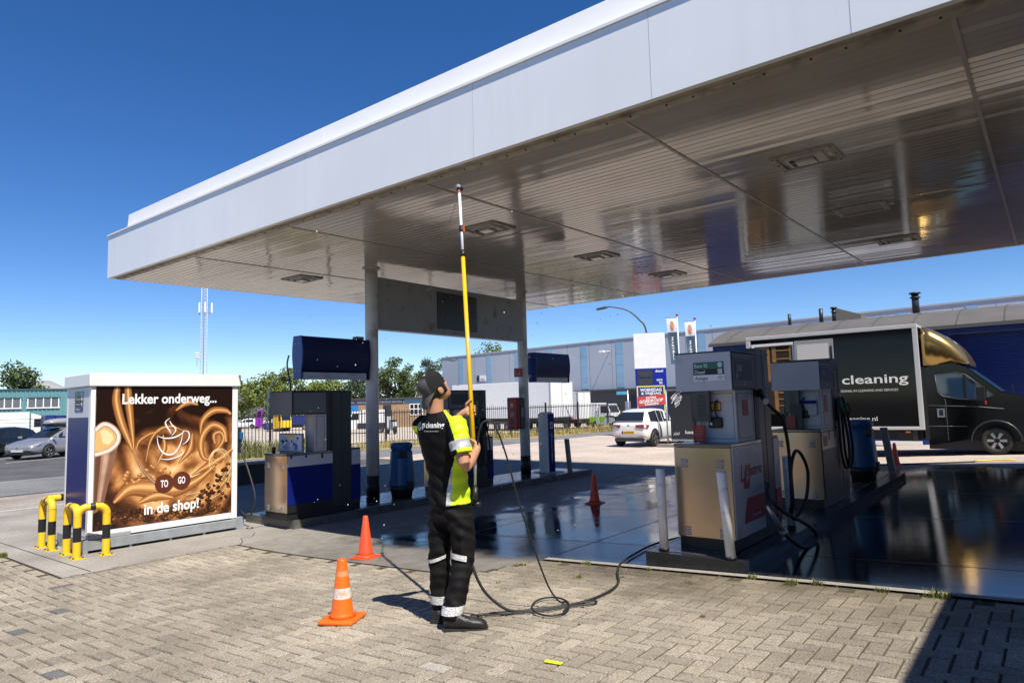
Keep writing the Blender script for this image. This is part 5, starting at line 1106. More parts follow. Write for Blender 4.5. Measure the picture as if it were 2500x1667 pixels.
car('black hatchback left of the silver one at the far left', (-37.0,9.2,0), math.pi + .55, pk, 3.7, 1.55, 1.30, None, CG)
car('pale silver van cut off by the left edge of the photo', (-40.6,8.4,0), math.pi + .55, pg, 4.3, 1.65, 1.62, None, CG, 'van')
t = thing('roof_box', 'long grey luggage box on the roof of the silver hatchback', 'roof box', (-34.5,11.25,1.3), None, math.pi + .544)
b = MB(); b.loft([[Vector((x*s,y,z0_+z*hh)) for x, z in ((-.34,0),(.34,0),(.36,.10),(.26,.24),(-.26,.24),(-.36,.10))] for y, s, z0_, hh in ((-.8,.9,0.10,1),(.1,1,0.10,1),(.65,.95,.10,.9),(.98,.7,.11,.6),(1.08,.4,.13,.3))]); part('lid', b, pm('roofbox_grey', (.26,.27,.29), .3), t, True)
b = MB(); b.box(-.32,.32,-.78,.95,.03,.10); b.box(-.5,.5,.5,.54,-.02,.03); b.box(-.5,.5,-.4,-.36,-.02,.03); part('base_tray', b, M['black'], t, True)

# ------------------------------------------------------------------ far vehicles
def boxtruck(label, cat, loc, rz, L, Wd, z0, z1, body, wheels, cab=None, group=None, name='truck', doors=True, lamps=False, skirt=True):
    "box body from y=0 (rear) to y=L; cab = (length, height, material) in front"
    t = thing(name, label, cat, loc, group, rz); P = lambda *a, **q: part(*a, local=True, **q); h = Wd/2
    P('box', MB().box(-h,h,0,L,z0,z1), body, t, bev=.02)
    b = MB()
    for x in (-h,h): b.box(x-.03,x+.03,-.02,.03,z0,z1)
    b.box(-h,h,-.02,.03,z1-.05,z1+.01); b.box(-.008,.008,-.015,0,z0,z1); P('door_frame', b, pm('frame_grey', (.33,.34,.36), .4), t)
    for x in (-h*.5,h*.5): P('rear_door', MB().box(x-h*.46,x+h*.46,-.012,-.002,z0+.05,z1-.08), body, t)
    P('chassis', MB().box(-h*.8,h*.8,.0,L,z0-.22,z0-.01), M['black'], t)
    for x in (-h+.15,h-.15): P('tail_light', MB().box(x-.1,x+.1,-.03,.02,z0-.20,z0-.08), M['red'], t)
    for y in wheels:
        for sx in (-1,1): wheel(t, (sx*(h-.1),y,.27), .27, .16, 1, pm('rim_pale', (.5,.5,.5), .4, m=.4), True, 6, (sx,0,0))
    if cab:
        l, ch, cm_ = cab; q = [(L+.1,.3),(L+.1,ch),(L+l*.75,ch),(L+l*.98,ch*.62),(L+l,ch*.45),(L+l,.3)]
        P('cab', MB().prism(q, 'x', -h*.96, h*.96), cm_, t, bev=.04); w = [(L+.25,ch*.62),(L+.25,ch*.92),(L+l*.72,ch*.92),(L+l*.90,ch*.62)]
        for sx in (-1,1): P('side_window', MB().poly([(sx*(h*.96+.004),y,z) for y, z in (w if sx < 0 else w[::-1])]), M['glass'], t)
        P('windscreen', MB().poly([(-h*.85,L+l*.765,ch*.97),(h*.85,L+l*.765,ch*.97),(h*.85,L+l*.99,ch*.64),(-h*.85,L+l*.99,ch*.64)]), M['glass'], t)
    return t
wt = pm('trailer_white', (.74,.75,.77), .3, var=.03); W90 = math.pi/2
tr_ = boxtruck('long white semi-trailer parked behind the black fence', 'trailer', (-24.2,35.25,0), W90, 8.3, 2.5, .80, 3.10, wt, (2.6,3.5,4.4,7.6), None, None, 'semi_trailer')
part('cooling_unit', MB().prism([(8.32,2.2),(8.32,3.02),(8.6,3.0),(8.72,2.7),(8.72,2.2)], 'x', -.9, .9), wt, tr_, True)
boxtruck('smaller white box lorry just right of the white semi-trailer', 'lorry', (-24.45,38.2,0), W90, 4, 1.5, .60, 2.42, wt, (1.0,), (1.2,1.8,wt), None, 'box_lorry')
gv = boxtruck('white van with a lime green lower half parked by the warehouse', 'van', (-24.7,39.4,0), -W90, 0.9, 1.3, .35, 1.62, wt, (.3,), (1.0,1.55,wt), None, 'panel_van')
part('green_skirt', MB().box(-.66,.66,.0,1.9,.33,.72), pm('lime', (.25,.55,.02), .4), gv, True)
pv = pm('van_white', (.66,.66,.66), .35)
wv = boxtruck('white pickup van with dark lower body, behind the front column', 'van', (-36.4,31.35,0), 2.45, 1.55, 1.15, .62, 1.58, pv, (.35,), (.9,1.5,pv), None, 'panel_van')
part('dark_skirt', MB().box(-.59,.59,-.02,1.9,.30,.70), M['dgrey'], wv, True)
yp = pm('van_yellow', (.75,.50,.02), .35, coat=.3)
boxtruck('bright yellow van in the yard beside the dark blue trucks', 'van', (-50.9,32.2,0), 3.75+.9, .6, .95, .22, 1.45, yp, (.2,.95), (.75,1.42,yp), None, 'panel_van')
db = pm('truck_blue', (.012,.025,.16), .4, var=.15)
bt = boxtruck('dark blue tipper lorry right of the yellow van, pale wheels', 'lorry', (-50.4,35.7,0), 2.5, 2.2, 1.1, .45, 1.25, db, (.5,1.0,2.5), (.7,1.2,db), None, 'tipper_lorry')
boxtruck('dark blue container lorry at the left end of the yard', 'lorry', (-57.2,36.2,0), 2.65, 1.3, 1.0, .05, .62, db, (.3,), (.7,1.85,pm('cab_purple', (.20,.015,.30), .4)), None, 'container_lorry')
for k, (x, y) in enumerate(((-63.5,36.5),(-62.2,39.0))):
    car(['far white car behind the purple cab','far white car left of the yellow van'][k], (x,y,0), 2.2, pw, 2.9, 1.2, 1.0, None, 'far white cars in the yard')
# motorbike under a cover-like mass and scooter by the brick building
def scooter(label, loc, rz, s=1.0):
    t = thing('scooter', label, 'scooter', loc, None, rz); P = lambda *a, **q: part(*a, local=True, **q)
    for y in (-.5*s,.5*s): b = MB(); b.lathe((-.05,y,.22*s), [(.10*s,0),(.22*s,.01),(.22*s,.09),(.10*s,.1)], 18, 0, (1,0,0)); P('wheel', b, M['tyre'], t)
    b = MB(); b.prism([(-.62*s,.40*s),(-.55*s,.62*s),(-.05*s,.66*s),(.02*s,.36*s),(.30*s,.32*s),(.42*s,.9*s),(.50*s,.9*s),(.46*s,.26*s),(-.2*s,.2*s)], 'x', -.12*s, .12*s); P('body', b, pm('scooter_pale', (.35,.38,.40), .4), t, bev=.03)
    b = MB(); b.tube([(-.28*s,.42*s,1.0*s),(0,.44*s,.94*s),(.28*s,.42*s,1.0*s)], .02*s, 6); b.tube([(0,.44*s,.94*s),(0,.50*s,.22*s)], .02*s, 6); P('handlebar', b, M['black'], t); P('seat', MB().box(-.13*s,.13*s,-.56*s,-.08*s,.66*s,.73*s), M['black'], t, bev=.03)
scooter('scooter standing in front of the low brick building', (-33.9,29.7,0), 1.2, 1.25)
scooter('dark motorbike by the fence at the warehouse corner', (-22.6,37.6,0), 1.9, 1.1)

# ------------------------------------------------------------------ far buildings
def brickhall():
    t = thing('brick_building', 'low brick building with a blue sign band, RELATIEGESCHENKEN', 'building', (-45,39.5,0)); a, c = Vector((-49.6,34.3,0)), Vector((-41.2,43.9,0)); d = (c-a).normalized(); n = Vector((d.y,-d.x,0)); L_ = (c-a).length; Z = Vector((0,0,1))
    if n.dot(-a) < 0: n = -n
    b = MB(); b.obox(a, d*L_, -n*8, Z*2.12); part('wall', b, pm('brick_wall', (.26,.17,.10), .8, var=.25, vs=9), t)
    b = MB(); b.obox(a + n*.25 + Z*2.38, d*L_, -n*8.5, Z*.18); part('roof', b, pm('flat_roof', (.035,.035,.04), .7), t)
    b = MB(); b.obox(a + n*.05 + Z*2.05, d*L_*.62, -n*.1, Z*.32); b.obox(a + n*.05 + d*L_*.625 + Z*2.05, d*L_*.375, -n*.1, Z*.32, 1); part('sign_band', b, [pm('sign_blue', (.03,.07,.13), .4), pm('sign_light_blue', (.10,.26,.42), .4)], t)
    l = MB(); l.text('EN - ZEEFDRUK - RELATIEGESCHENKEN', a + d*5.62 + n*.07 + Z*2.20, d, Z, w=4.3, h=.17, bold=.012); part('lettering', l, M['letter'], t)
    for f in (.665,.78):
        w = part('window', MB().obox(a + d*L_*f + n*.01 + Z*1.0, d*L_*.085, n*.03, Z*.98), M['glass'], t); g = MB()
        for s in (0,.33,.66,1): g.obox(a + d*(L_*f + L_*.085*s - .03) + n*.041 + Z*1.0, d*.06, n*.02, Z*.98)
        for z in (1.0,1.5,1.93): g.obox(a + d*L_*f + n*.041 + Z*z, d*L_*.085, n*.02, Z*.06)
        part('frame', g, M['white'], w)
    b = MB(); b.obox(a + d*2.2 + n*.01, d*1.9, n*.03, Z*1.95); part('door', b, pm('blue_door', (.01,.14,.42), .4), t); b = MB(); b.obox(a + d*6.2 + n*.01, d*.7, n*.03, Z*1.95); part('door', b, M['dgrey'], t)
brickhall()
def tealhall():
    t = thing('teal_building', 'teal ribbed building with strip windows at the far left', 'building', (-68,18,0)); a, c = Vector((-70.6,8,0)), Vector((-66.0,23.5,0)); d = (c-a).normalized(); n = Vector((d.y,-d.x,0)); L_ = (c-a).length; Z = Vector((0,0,1)); b = MB(); s = 0
    while s < L_:
        b.quad(a+d*s+n*.0, a+d*(s+.17)+n*.0, a+d*(s+.17)+Z*4.02, a+d*s+Z*4.02); b.quad(a+d*(s+.17), a+d*(s+.22)+n*.05, a+d*(s+.22)+n*.05+Z*4.02, a+d*(s+.17)+Z*4.02); b.quad(a+d*(s+.22)+n*.05, a+d*(s+.30)+n*.05, a+d*(s+.30)+n*.05+Z*4.02, a+d*(s+.22)+n*.05+Z*4.02); s += .30
    b.quad(c, c-n*12, c-n*12+Z*4.02, c+Z*4.02); part('wall', b, pm('teal_cladding', (.10,.235,.26), .5, var=.08), t)
    part('roof_edge', MB().obox(a + n*.12 + Z*4.02, d*L_, -n*12, Z*.10), pm('teal_edge', (.03,.08,.10), .5), t)
    for f in (8.9, 11.55, 6.1):
        o = a + d*f + n*.06 + Z*2.55; w = part('window', MB().obox(o, d*2.15, n*.02, Z*.78), pm('window_grey', (.10,.115,.13), .15, spec=.7), t); g = MB()
        for k in range(5): g.obox(o + d*(k*.5375-.035) + n*.021, d*.07, n*.03, Z*.78)
        g.obox(o + n*.021 - Z*.08 - d*.1, d*2.35, n*.06, Z*.08); part('frame', g, M['white'], w)
        part('sill', MB().obox(o + n*.021 + Z*.78 - d*.12, d*2.4, n*.06, Z*.05), M['dgrey'], w)
tealhall()
b = MB(); q = [(-86.9,22.5,4.2),(-86.4,25.3,5.75),(-86.1,26.4,5.72),(-85.5,28.6,4.5)]; b.add(q + [(x-9,y+2,z) for x, y, z in q], [(0,1,2,3)[::-1],(0,4,5,1)[::-1],(1,5,6,2)[::-1],(2,6,7,3)[::-1]]); b.box(-92,-86.6,22.5,28.4,0,4.2)
solo('grey_roof_hall', b, pm('pale_roof', (.36,.36,.36), .7), 'pale grey hipped roof behind the teal building', 'building')
wtr = boxtruck('white lorry seen over the fence at the far left', 'lorry', (-54.3,8.0,0), .0 - .25, 7.2, 1.6, .5, 2.06, wt, (1.2,), (1.2,1.75,wt), None, 'box_lorry')
part('spoiler', MB().prism([(7.3,1.62),(7.3,2.0),(7.7,1.85),(8.1,1.6)], 'x', -.7, .7), wt, wtr, True)
b = MB()
for k in range(3): b.box(-48.1+.06*k,-47.4+.06*k,14.35+k*.52,14.82+k*.52,0,1.82-.02*k)
solo('blue_containers', b, db, 'row of dark blue containers behind the roof box', 'container')
CH = 'far factory chimneys'; cmat = pm('chimney_grey', (.36,.36,.38), .7)
for x, y, l in ((-173.2,100,'leftmost of three slim far chimneys right of the coffee cabinet'),(-172.1,101.9,'middle of three slim far chimneys right of the coffee cabinet'),(-170.9,103.8,'right one of three slim far chimneys, beside the lamp arc')):
    b = MB(); b.cyl((x,y,0),(x,y,10.3),.24,.20,12); b.cyl((x,y,9.9),(x,y,10.35),.23,n=12,mi=1); solo('factory_chimney', b, [cmat, M['grey']], l, 'chimney', CH)
b = MB(); b.box(-190,-172.4,100.2,104.6,0,5.4); b.box(-190,-170.4,104.7,112,0,7.8,1)
solo('grey_factory', b, [pm('factory_grey', (.22,.23,.25), .7, var=.05, vs=.1), pm('factory_teal', (.08,.17,.22), .6)], 'plain grey factory block below the three chimneys', 'building')

# ------------------------------------------------------------------ price totem, billboard, flags, lamps, mast
def totem():
    t = thing('price_totem', 'tall white and blue fuel price sign behind the white hatchback', 'price sign', (-14.95,29.4,0)); a = Vector((-15.66,29.05,0)); d = Vector((1.33,.66,0)); Z = Vector((0,0,1)); L_ = d.length; d.normalize(); k = Vector((-d.y,d.x,0))*.42; f = -k.normalized()
    part('white_top', MB().obox(a + Z*3.22, d*L_, k, Z*1.68), M['white'], t, bev=.02); part('top_light', MB().obox(a + d*.4 + k*.3 + Z*4.9, d*.7, k*.4, Z*.05), M['alu'], t)
    part('blue_body', MB().obox(a + d*.02 + Z*.05, d*(L_-.03), k, Z*3.165), pm('totem_blue', (.008,.022,.27), .3), t, bev=.01)
    O = lambda u, z, l=.006: a + d*u + Z*z + f*l
    for z, nm in ((2.80,'diesel'),(2.42,'euro 95')):
        b = MB(); b.poly([O(.12,z),O(.86,z),O(.86,z+.34),O(.12,z+.34)]); sc_ = part('price_display', b, pm('led_panel', (.03,.032,.036), .4), t); g = MB()
        for j in range(4):
            u = .17 + j*.17
            for (p, q) in (((0,0),(.10,0)),((0,.12),(.10,.12)),((0,.24),(.10,.24)),((0,0),(0,.12)),((.10,0),(.10,.12)),((0,.12),(0,.24)),((.10,.12),(.10,.24))):
                if j == 0 and p == (0,0) and q == (0,.12): continue
                g.ribbon([O(u+p[0],z+.05+p[1],.009),O(u+q[0],z+.05+q[1],.009)], .024, f)
        part('price_digits', g, pm('led_off', (.075,.078,.08), .4), sc_); l = MB()
        if nm == 'diesel': l.text('diesel', O(1.15,z+.29,.01), d, Z, w=.36, h=.12, bold=.02)
        else: l.text('euro', O(1.15,z+.24,.01), d, Z, w=.27, h=.085, bold=.02); l.text('95', O(1.2,z+.10,.01), d, Z, w=.16, h=.12, bold=.02)
        part('lettering', l, M['letter'], t)
    b = MB(); b.poly([O(.06,.4,.012),O(1.37,.4,.012),O(1.37,2.40,.012),O(.06,2.40,.012)],0); b.poly([O(.12,.4,.016),O(1.31,.4,.016),O(1.31,2.34,.016),O(.12,2.34,.016)],1); b.poly([O(.08,1.40,.022),O(1.36,1.50,.022),O(1.36,2.0,.022),O(.08,1.88,.022)],2)
    bn = part('promo_banner', b, [pm('banner_yellow', (.70,.62,.12), .5), pm('banner_navy', (.012,.04,.15), .5), pm('banner_red', (.50,.055,.055), .5)], t); l = MB(); dr = (d + Z*.085).normalized()
    l.text('WOENSDAG', O(.72,2.20,.026), d, Z, w=1.0, h=.15, bold=.03); l.text('& VRIJDAG', O(.72,2.02,.026), d, Z, w=.92, h=.15, bold=.03); l.text('EXTRA', O(.72,1.83,.03), dr, Z, w=.48, h=.11, bold=.03); l.text('GOEDKOOP', O(.72,1.68,.03), dr, Z, w=1.12, h=.15, bold=.03); l.text('TANKEN!', O(.72,1.53,.03), dr, Z, w=.66, h=.11, bold=.03); part('banner_lettering', l, M['letter'], bn)
totem()
def billboard():
    t = thing('billboard', 'dark billboard with white brush strokes lettered luxe belegd', 'billboard', (-10,23.2,0)); b = MB(); b.box(-11.12,-8.4,23.2,23.25,.26,1.97); part('board', b, pm('board_black', (.018,.020,.024), .5), t)
    b = MB(); b.cyl((-11.25,23.18,0),(-11.25,23.18,2.07),.032,n=10); b.cyl((-11.27,23.18,2.06),(-8.4,23.18,2.07),.027,n=10); b.box(-11.1,-8.4,23.18,23.2,.20,.26); part('post_frame', b, M['galv'], t)
    l = MB(); l.text('luxe belegde', (-10.56,23.195,.42), (1,0,0), (0,0,1), w=.95, h=.17, al='L', bold=.012); part('lettering', l, M['letter'], t); rr = random.Random(6); b = MB()
    for k in range(16): x, z = -11.10 + rr.uniform(0,.27), 1.62 + rr.uniform(-.1,.22); b.ribbon([(x,23.196,z-.10),(x+.09+rr.uniform(0,.1),23.196,z+.02),(x+.18+rr.uniform(0,.1),23.196,z+.11)], rr.uniform(.012,.04), (0,-1,0))
    for k in range(4): x = -11.03+.06*k; b.ribbon([(x,23.196,.40),(x+.08,23.196,.53),(x+.05,23.196,.44)], .014, (0,-1,0))
    part('brush_strokes', b, M['letter'], t)
billboard()
b = MB(); b.box(-11.5,-8.2,22.75,23.05,0,.10); solo('kerb_block', b, GM['conc'], 'low grey kerb in front of the dark billboard', 'kerb')
def flag(label, base, top, cloth_w, cloth_h):
    t = thing('flag', label, 'flag', base, 'flags by the price sign'); b = MB(); x, y, _ = base; b.cyl(base, (x,y,top), .045, .03, 10); part('pole', b, M['white'], t)
    part('finial', MB().lathe((x,y,top), [(.02,0),(.09,.03),(.1,.08),(.05,.12),(.005,.14)], 12), M['red'], t); d = Vector((-.78,-.62,0)); nx, nz = 8, 16; b = MB(); vs = []
    nrm = Vector((.62,-.78,0))
    S = lambda u, v: Vector((x,y,top-.12)) + d*(.05+cloth_w*u*(1-.22*v)) - Vector((0,0,cloth_h*v + .06*u*v)) + nrm*(.10*math.sin(u*5+v*3.2)*v + .05*math.sin(v*9))
    for j in range(nz+1):
        for i in range(nx+1): vs.append(S(i/nx, j/nz))
    o = len(b.v)
    fs = [(j*(nx+1)+i, j*(nx+1)+i+1, (j+1)*(nx+1)+i+1, (j+1)*(nx+1)+i) for j in range(nz) for i in range(nx)]; b.add(vs, fs, 0, True)
    for k in range(len(fs)):
        if k//nx >= 5: b.m[k] = 1
    cl = part('cloth', b, [pm('flag_white', (.55,.58,.63), .7), pm('flag_slate', (.045,.085,.135), .7)], t)
    def onto(mb): mb.v = [tuple(S(min(1,max(0,p[0])), min(1,max(0,p[1]))) + nrm*(.012)) for p in mb.v]; return mb
    l = MB().text('CARTEAM', (.50,.66,0), (0,-1,0), (-1,0,0), w=.50, h=.22, bold=.01); part('lettering', onto(l), M['letter'], cl)
    l = MB(); l.ribbon([(.5+.20*math.cos(a),.17+.085*math.sin(a),0) for a in [k*math.pi/3 for k in range(7)]], .05, (0,0,1)); l.disc((.5,.17,0),.10,(1,0,0),(0,.45,0),8); part('emblem', onto(l), pm('emblem_orange', (.55,.18,.06), .6), cl)
    part('arm', MB().cyl((x,y,top-.10), tuple(Vector((x,y,top-.10))+d*(cloth_w+.08)), .015, n=6), M['grey'], t)
flag('left slate and white banner flag beside the price sign', (-17.5,38.1,0), 6.75, .62, 2.75); flag('right slate and white banner flag above the autogas pump', (-16.6,38.6,0), 6.48, .60, 2.75)
def lamp(label, base, pts, r, mat_):
    t = thing('street_lamp', label, 'street lamp', base, 'street lamps with curved arms'); pts = bez(pts, 6); n = len(pts); part('pole', MB().tube(pts, [r*(1-.55*k/n) for k in range(n)], 8), mat_, t); e = pts[-1]; d = (pts[-1]-pts[-2]).normalized()
    b = MB(); b.loft([b.ring(e + d*s, w, d, 8, 0, .5) for s, w in ((-.1,r*.5),(.1,r*1.3),(.55*r/.07,r*1.1),(.65*r/.07,r*.3))]); part('lamp_head', b, mat_, t)
lm = pm('lamp_grey', (.06,.075,.085), .5)
lamp('curved street lamp arching over the price sign', (-18.3,35.6,0), [(-18.3,35.6,0),(-18.2,35.6,3),(-18.3,35.57,5.68),(-18.64,35.39,6.42),(-19.25,35.06,7.02),(-20.07,34.6,7.26),(-20.25,34.5,7.25)], .07, lm)
lamp('thin curved street lamp behind the cap of the person', (-32.55,31.07,0), [(-32.55,31.07,0),(-32.53,31.09,2.85),(-32.39,31.24,3.79),(-32.1,31.53,4.46),(-31.59,32.05,4.71),(-31.2,32.4,4.72)], .055, lm)
lamp('thin curved street lamp above the yellow van', (-51.14,31.38,0), [(-51.14,31.38,0),(-51.14,31.38,2.83),(-50.96,31.68,4.02),(-50.61,32.22,4.52),(-50.33,32.66,4.62),(-50.25,32.8,4.62)], .07, lm)
b = MB(); b.cyl((-18.41,33.24,0),(-18.41,33.24,2.3),.03,n=8,mi=1); b.obox((-18.95,32.95,2.06),(.52,.28,0),(0,.02,0),(0,0,.18)); solo('street_sign', b, [pm('sign_cyan', (.08,.30,.45), .5), M['alu']], 'small blue street name sign on a thin post left of the price sign', 'sign')
def mast():
    t = thing('antenna_mast', 'tall lattice phone mast rising behind the coffee cabinet', 'mast', (-124.9,63.2,0)); b = MB(); c = Vector((-124.9,63.2,0)); r = Vector((.445,.895,0)); f = Vector((-.895,.445,0)); mw = pm('mast_white', (.70,.71,.72), .5); md = pm('mast_grey', (.22,.27,.32), .5)
    leg = [(-r*.55), (r*.55), f*.9]; P = lambda k, z: c + leg[k]*(1.15 - z/90) + Vector((0,0,z))
    for k in range(3): b.tube([P(k,0),P(k,40)], .055, 5)
    z = 0
    while z < 39.5:
        for k in range(3): b.tube([P(k,z),P((k+1)%3,z+.55)], .028, 3)
        b.tube([P(0,z+.5),P(1,z+.5)], .022, 3); z += .62
    part('lattice', b, mw, t); b = MB(); b.tube([c+r*-.05+Vector((0,0,0)),c+r*-.05+Vector((0,0,40))], .08, 6); part('cable_ladder', b, md, t)
    for u, z in ((-1.0,21.6),(.0,21.7),(1.15,21.6)):
        q = c + r*u - f*.4; part('panel_antenna', MB().obox(q + Vector((0,0,z-1.0)), r*.28, f*.15, Vector((0,0,1.9))), mw, t)
    b = MB(); b.tube([c-r*1.0+Vector((0,0,20.7)),c+r*1.2+Vector((0,0,20.7))], .06, 5); b.tube([c-r*1.0+Vector((0,0,22.2)),c+r*1.2+Vector((0,0,22.2))], .05, 5); b.obox(c-r*.9+Vector((0,0,20.2)), r*.3, f*.3, Vector((0,0,.5))); b.obox(c+r*.8+Vector((0,0,20.2)), r*.3, f*.3, Vector((0,0,.5))); part('antenna_frame', b, md, t)
    b = MB(); q = c - r*1.15 - f*.3
    for k in range(3): b.lathe(q + Vector((0,0,11.9+k*.38)), [(.1,0),(.48,.08),(.5,.22),(.1,.3)], 14)
    part('dish_stack', b, mw, t); b = MB(); b.tube([q+Vector((0,0,10.2)),q+Vector((0,0,12)),c-r*.5+Vector((0,0,11.2))], .05, 5); b.tube([c-r*.5+Vector((0,0,9.5)),c-r*1.9+Vector((0,0,9.3))], .08, 5); part('side_arm', b, mw, t)
mast()
b = MB(); a = Vector((-35.2,45.99,6.4)); b.tube([a, a+Vector((.02,0,1.15))], .02, 4); solo('whip_antenna', b, M['grey'], 'thin whip antenna on the roof edge of the grey warehouse', 'antenna')
# shop beside the forecourt, just outside the picture: front block inferred from its shadow, rear wing added to darken the right side
t = thing('unseen_shop', 'unseen flat roofed station shop, rear wing added to shade the forecourt', 'building', (6.5,1.0,.36)); b = MB(); b.box(1.62,11,-6,4.75,.2,3.95); b.box(4.6,14,4.75,15.0,.2,3.95); part('wall', b, pm('shop_wall', (.30,.29,.28), .7, var=.1), t); part('roof', MB().box(1.58,11.1,-6.1,4.80,3.952,4.10), M['grey'], t)
part('window', MB().box(1.60,1.618,-2.0,3.9,1.0,2.9), M['glass'], t)
# ------------------------------------------------------------------ the cleaner (local axes: x right, y the way he faces, z up)
PO = Vector((-3.43, 3.47, .178))
def sculpt(mb, voxel, smooth=3, disp=None):
    "closed volumes fused into one continuous surface"
    me = mb.mesh('raw', []); o = bpy.data.objects.new('raw', me); COL.objects.link(o)
    r = o.modifiers.new('r', 'REMESH'); r.mode = 'VOXEL'; r.voxel_size = voxel; r.use_smooth_shade = True
    s = o.modifiers.new('s', 'SMOOTH'); s.factor = .5; s.iterations = smooth
    dg = bpy.context.evaluated_depsgraph_get(); m2 = bpy.data.meshes.new_from_object(o.evaluated_get(dg)); bpy.data.objects.remove(o); bpy.data.meshes.remove(me)
    if disp:
        m2.calc_loop_triangles(); nn = [v.normal.copy() for v in m2.vertices]
        for v, n in zip(m2.vertices, nn): v.co += n*disp(v.co)
    for p in m2.polygons: p.use_smooth = True
    return m2
def meshpart(name, me, mats, par, rule=None):
    for m in mats: me.materials.append(m)
    if rule:
        for p in me.polygons: p.material_index = rule(p.center, p.normal)
    me.name = name; o = bpy.data.objects.new(name, me); COL.objects.link(o); o.parent = par; return o
def ell(c, rx, ry, n=24, tilt=0.0, dz=0.0):
    c = Vector(c); return [c + Vector((rx*math.cos(a), ry*math.sin(a), dz*math.sin(a))) for a in [2*math.pi*i/n for i in range(n)]]
def blob(mb, c, rx, ry, rz, M3=None, n=14, mi=0):
    rings = []
    for k in range(1, 10):
        t = math.pi*k/10 - math.pi/2; rings.append([Vector((rx*math.cos(t)*math.cos(a), ry*math.cos(t)*math.sin(a), rz*math.sin(t))) for a in [2*math.pi*i/n for i in range(n)]])
    rings = [[Vector(c) + (M3 @ p if M3 else p) for p in r] for r in rings]; mb.loft(rings, mi)
person = thing('person', 'cleaner in black and bright yellow work clothes with a backwards cap, lifting a long pole', 'person', PO)
skin = pm('skin', (.46,.235,.145), .5, var=.08, vs=30, bump=.06, bs=200, spec=.4)
EL_R, WR_R = Vector((.262,-.045,1.105)), Vector((.165,.185,1.20)); SH_R = Vector((.168,-.03,1.405)); SH_L = Vector((-.168,-.03,1.405)); EL_L, WR_L = Vector((-.205,.15,1.22)), Vector((-.025,.235,1.455))
HL, HR = Vector((.05,.27,1.49)), Vector((.128,.196,1.215)); PD = (Vector((-.55,.51,1.93))).normalized(); RP = .0165
def pole_at(s): return HL + PD*s
HR = HL - PD*((HL.z - 1.215)/PD.z)
def limb(mb, pts, rs, n=14): mb.tube(pts, rs, n)
B = MB()
B.loft([ell((0,.07,.86), .13,.10), ell((0,.055,1.0), .135,.10), ell((0,.02,1.2), .15,.10), ell((0,-.02,1.36), .15,.085), ell((0,-.04,1.44), .09,.06)])
B.tube([(0,-.042,1.40),(0,-.052,1.48),(0,-.052,1.56),(0,-.05,1.62)], [.062,.056,.055,.058], 16)
limb(B, [SH_R, SH_R.lerp(EL_R,.5), EL_R.lerp(SH_R,.08), EL_R.lerp(WR_R,.10), EL_R.lerp(WR_R,.35), EL_R.lerp(WR_R,.8), WR_R], [.050,.047,.043,.044,.046,.033,.028])
limb(B, [SH_L, SH_L.lerp(EL_L,.5), EL_L.lerp(SH_L,.08), EL_L.lerp(WR_L,.10), EL_L.lerp(WR_L,.35), EL_L.lerp(WR_L,.8), WR_L], [.050,.047,.043,.044,.046,.033,.028])
# head, tipped back to look up at the soffit
HM = Matrix.Translation((0,-.060,1.645)) @ Matrix.Rotation(R(-10), 4, 'Z') @ Matrix.Rotation(R(38), 4, 'X') @ Matrix.Scale(.95, 4); H = lambda p: HM @ Vector(p)
hd_r = [(-.118,.052,.020,.022),(-.108,.048,.040,.044),(-.085,.036,.054,.064),(-.05,.022,.064,.080),(-.01,.008,.071,.092),(.03,.0,.0755,.098),(.065,-.004,.072,.094),(.095,-.008,.058,.076),(.115,-.01,.036,.048),(.122,-.01,.012,.016)]
B.loft([[H((rx*math.cos(a), yc + ry*math.sin(a), z)) for a in [2*math.pi*i/24 for i in range(24)]] for z, yc, rx, ry in hd_r])
blob(B, H((0,.104,-.028)), .013,.018,.022, HM.to_3x3()); blob(B, H((0,.098,-.008)), .008,.012,.026, HM.to_3x3()); blob(B, H((0,.088,-.068)), .022,.014,.009, HM.to_3x3()); blob(B, H((0,.082,-.098)), .022,.018,.016, HM.to_3x3())
for s in (-1,1): blob(B, H((s*.077,-.006,-.012)), .010,.021,.033, HM.to_3x3() @ Matrix.Rotation(R(s*-14),3,'Z')); blob(B, H((s*.083,-.014,-.006)), .005,.019,.026, HM.to_3x3()); blob(B, H((s*.034,.084,.018)), .022,.010,.007, HM.to_3x3())
# hands: palm, four fingers wrapped round the pole, thumb from the side of the palm
def hand(mb, P, wrist, flip, thumb_up=1):
    a = (wrist - P); a = (a - PD*a.dot(PD)).normalized(); bdir = PD.cross(a)*flip
    pc = P + a*(RP+.020) + bdir*.004; mb.tube([wrist, wrist.lerp(pc,.5), pc + PD*.0], [.026,.029,.026], 12); M3 = Matrix((a, bdir, PD)).transposed(); blob(mb, pc, .021,.026,.043, M3)
    for k in range(4):
        zc = (.033 - .0215*k); ln = (1.0,1.06,1.02,.86)[k]; pts = []
        for j in range(9):
            th = (-.35 + j*.50*ln); rr = RP + .0098 + (.006 if j == 0 else 0); pts.append(P + PD*(zc - .0012*j) + (a*math.cos(th) + bdir*math.sin(th))*rr)
        mb.tube(pts, [.0105,.0105,.0100,.0098,.0101,.0094,.0088,.0084,.0068], 9)
    t0 = pc + PD*.030 - bdir*.012; mb.tube([t0, t0 - bdir*.016 + PD*.014 - a*.008, P + PD*.062 - bdir*(RP+.010), P + PD*.070 - bdir*(RP+.006) - a*.020], [.014,.0125,.0105,.0075], 9)
hand(B, HL, WR_L, -1); hand(B, HR, WR_R, 1)
body = meshpart('body', sculpt(B, .0052, 2), [skin], person)
f = MB()
for s in (-1,1): blob(f, H((s*.031,.087,.004)), .010,.007,.006, HM.to_3x3())
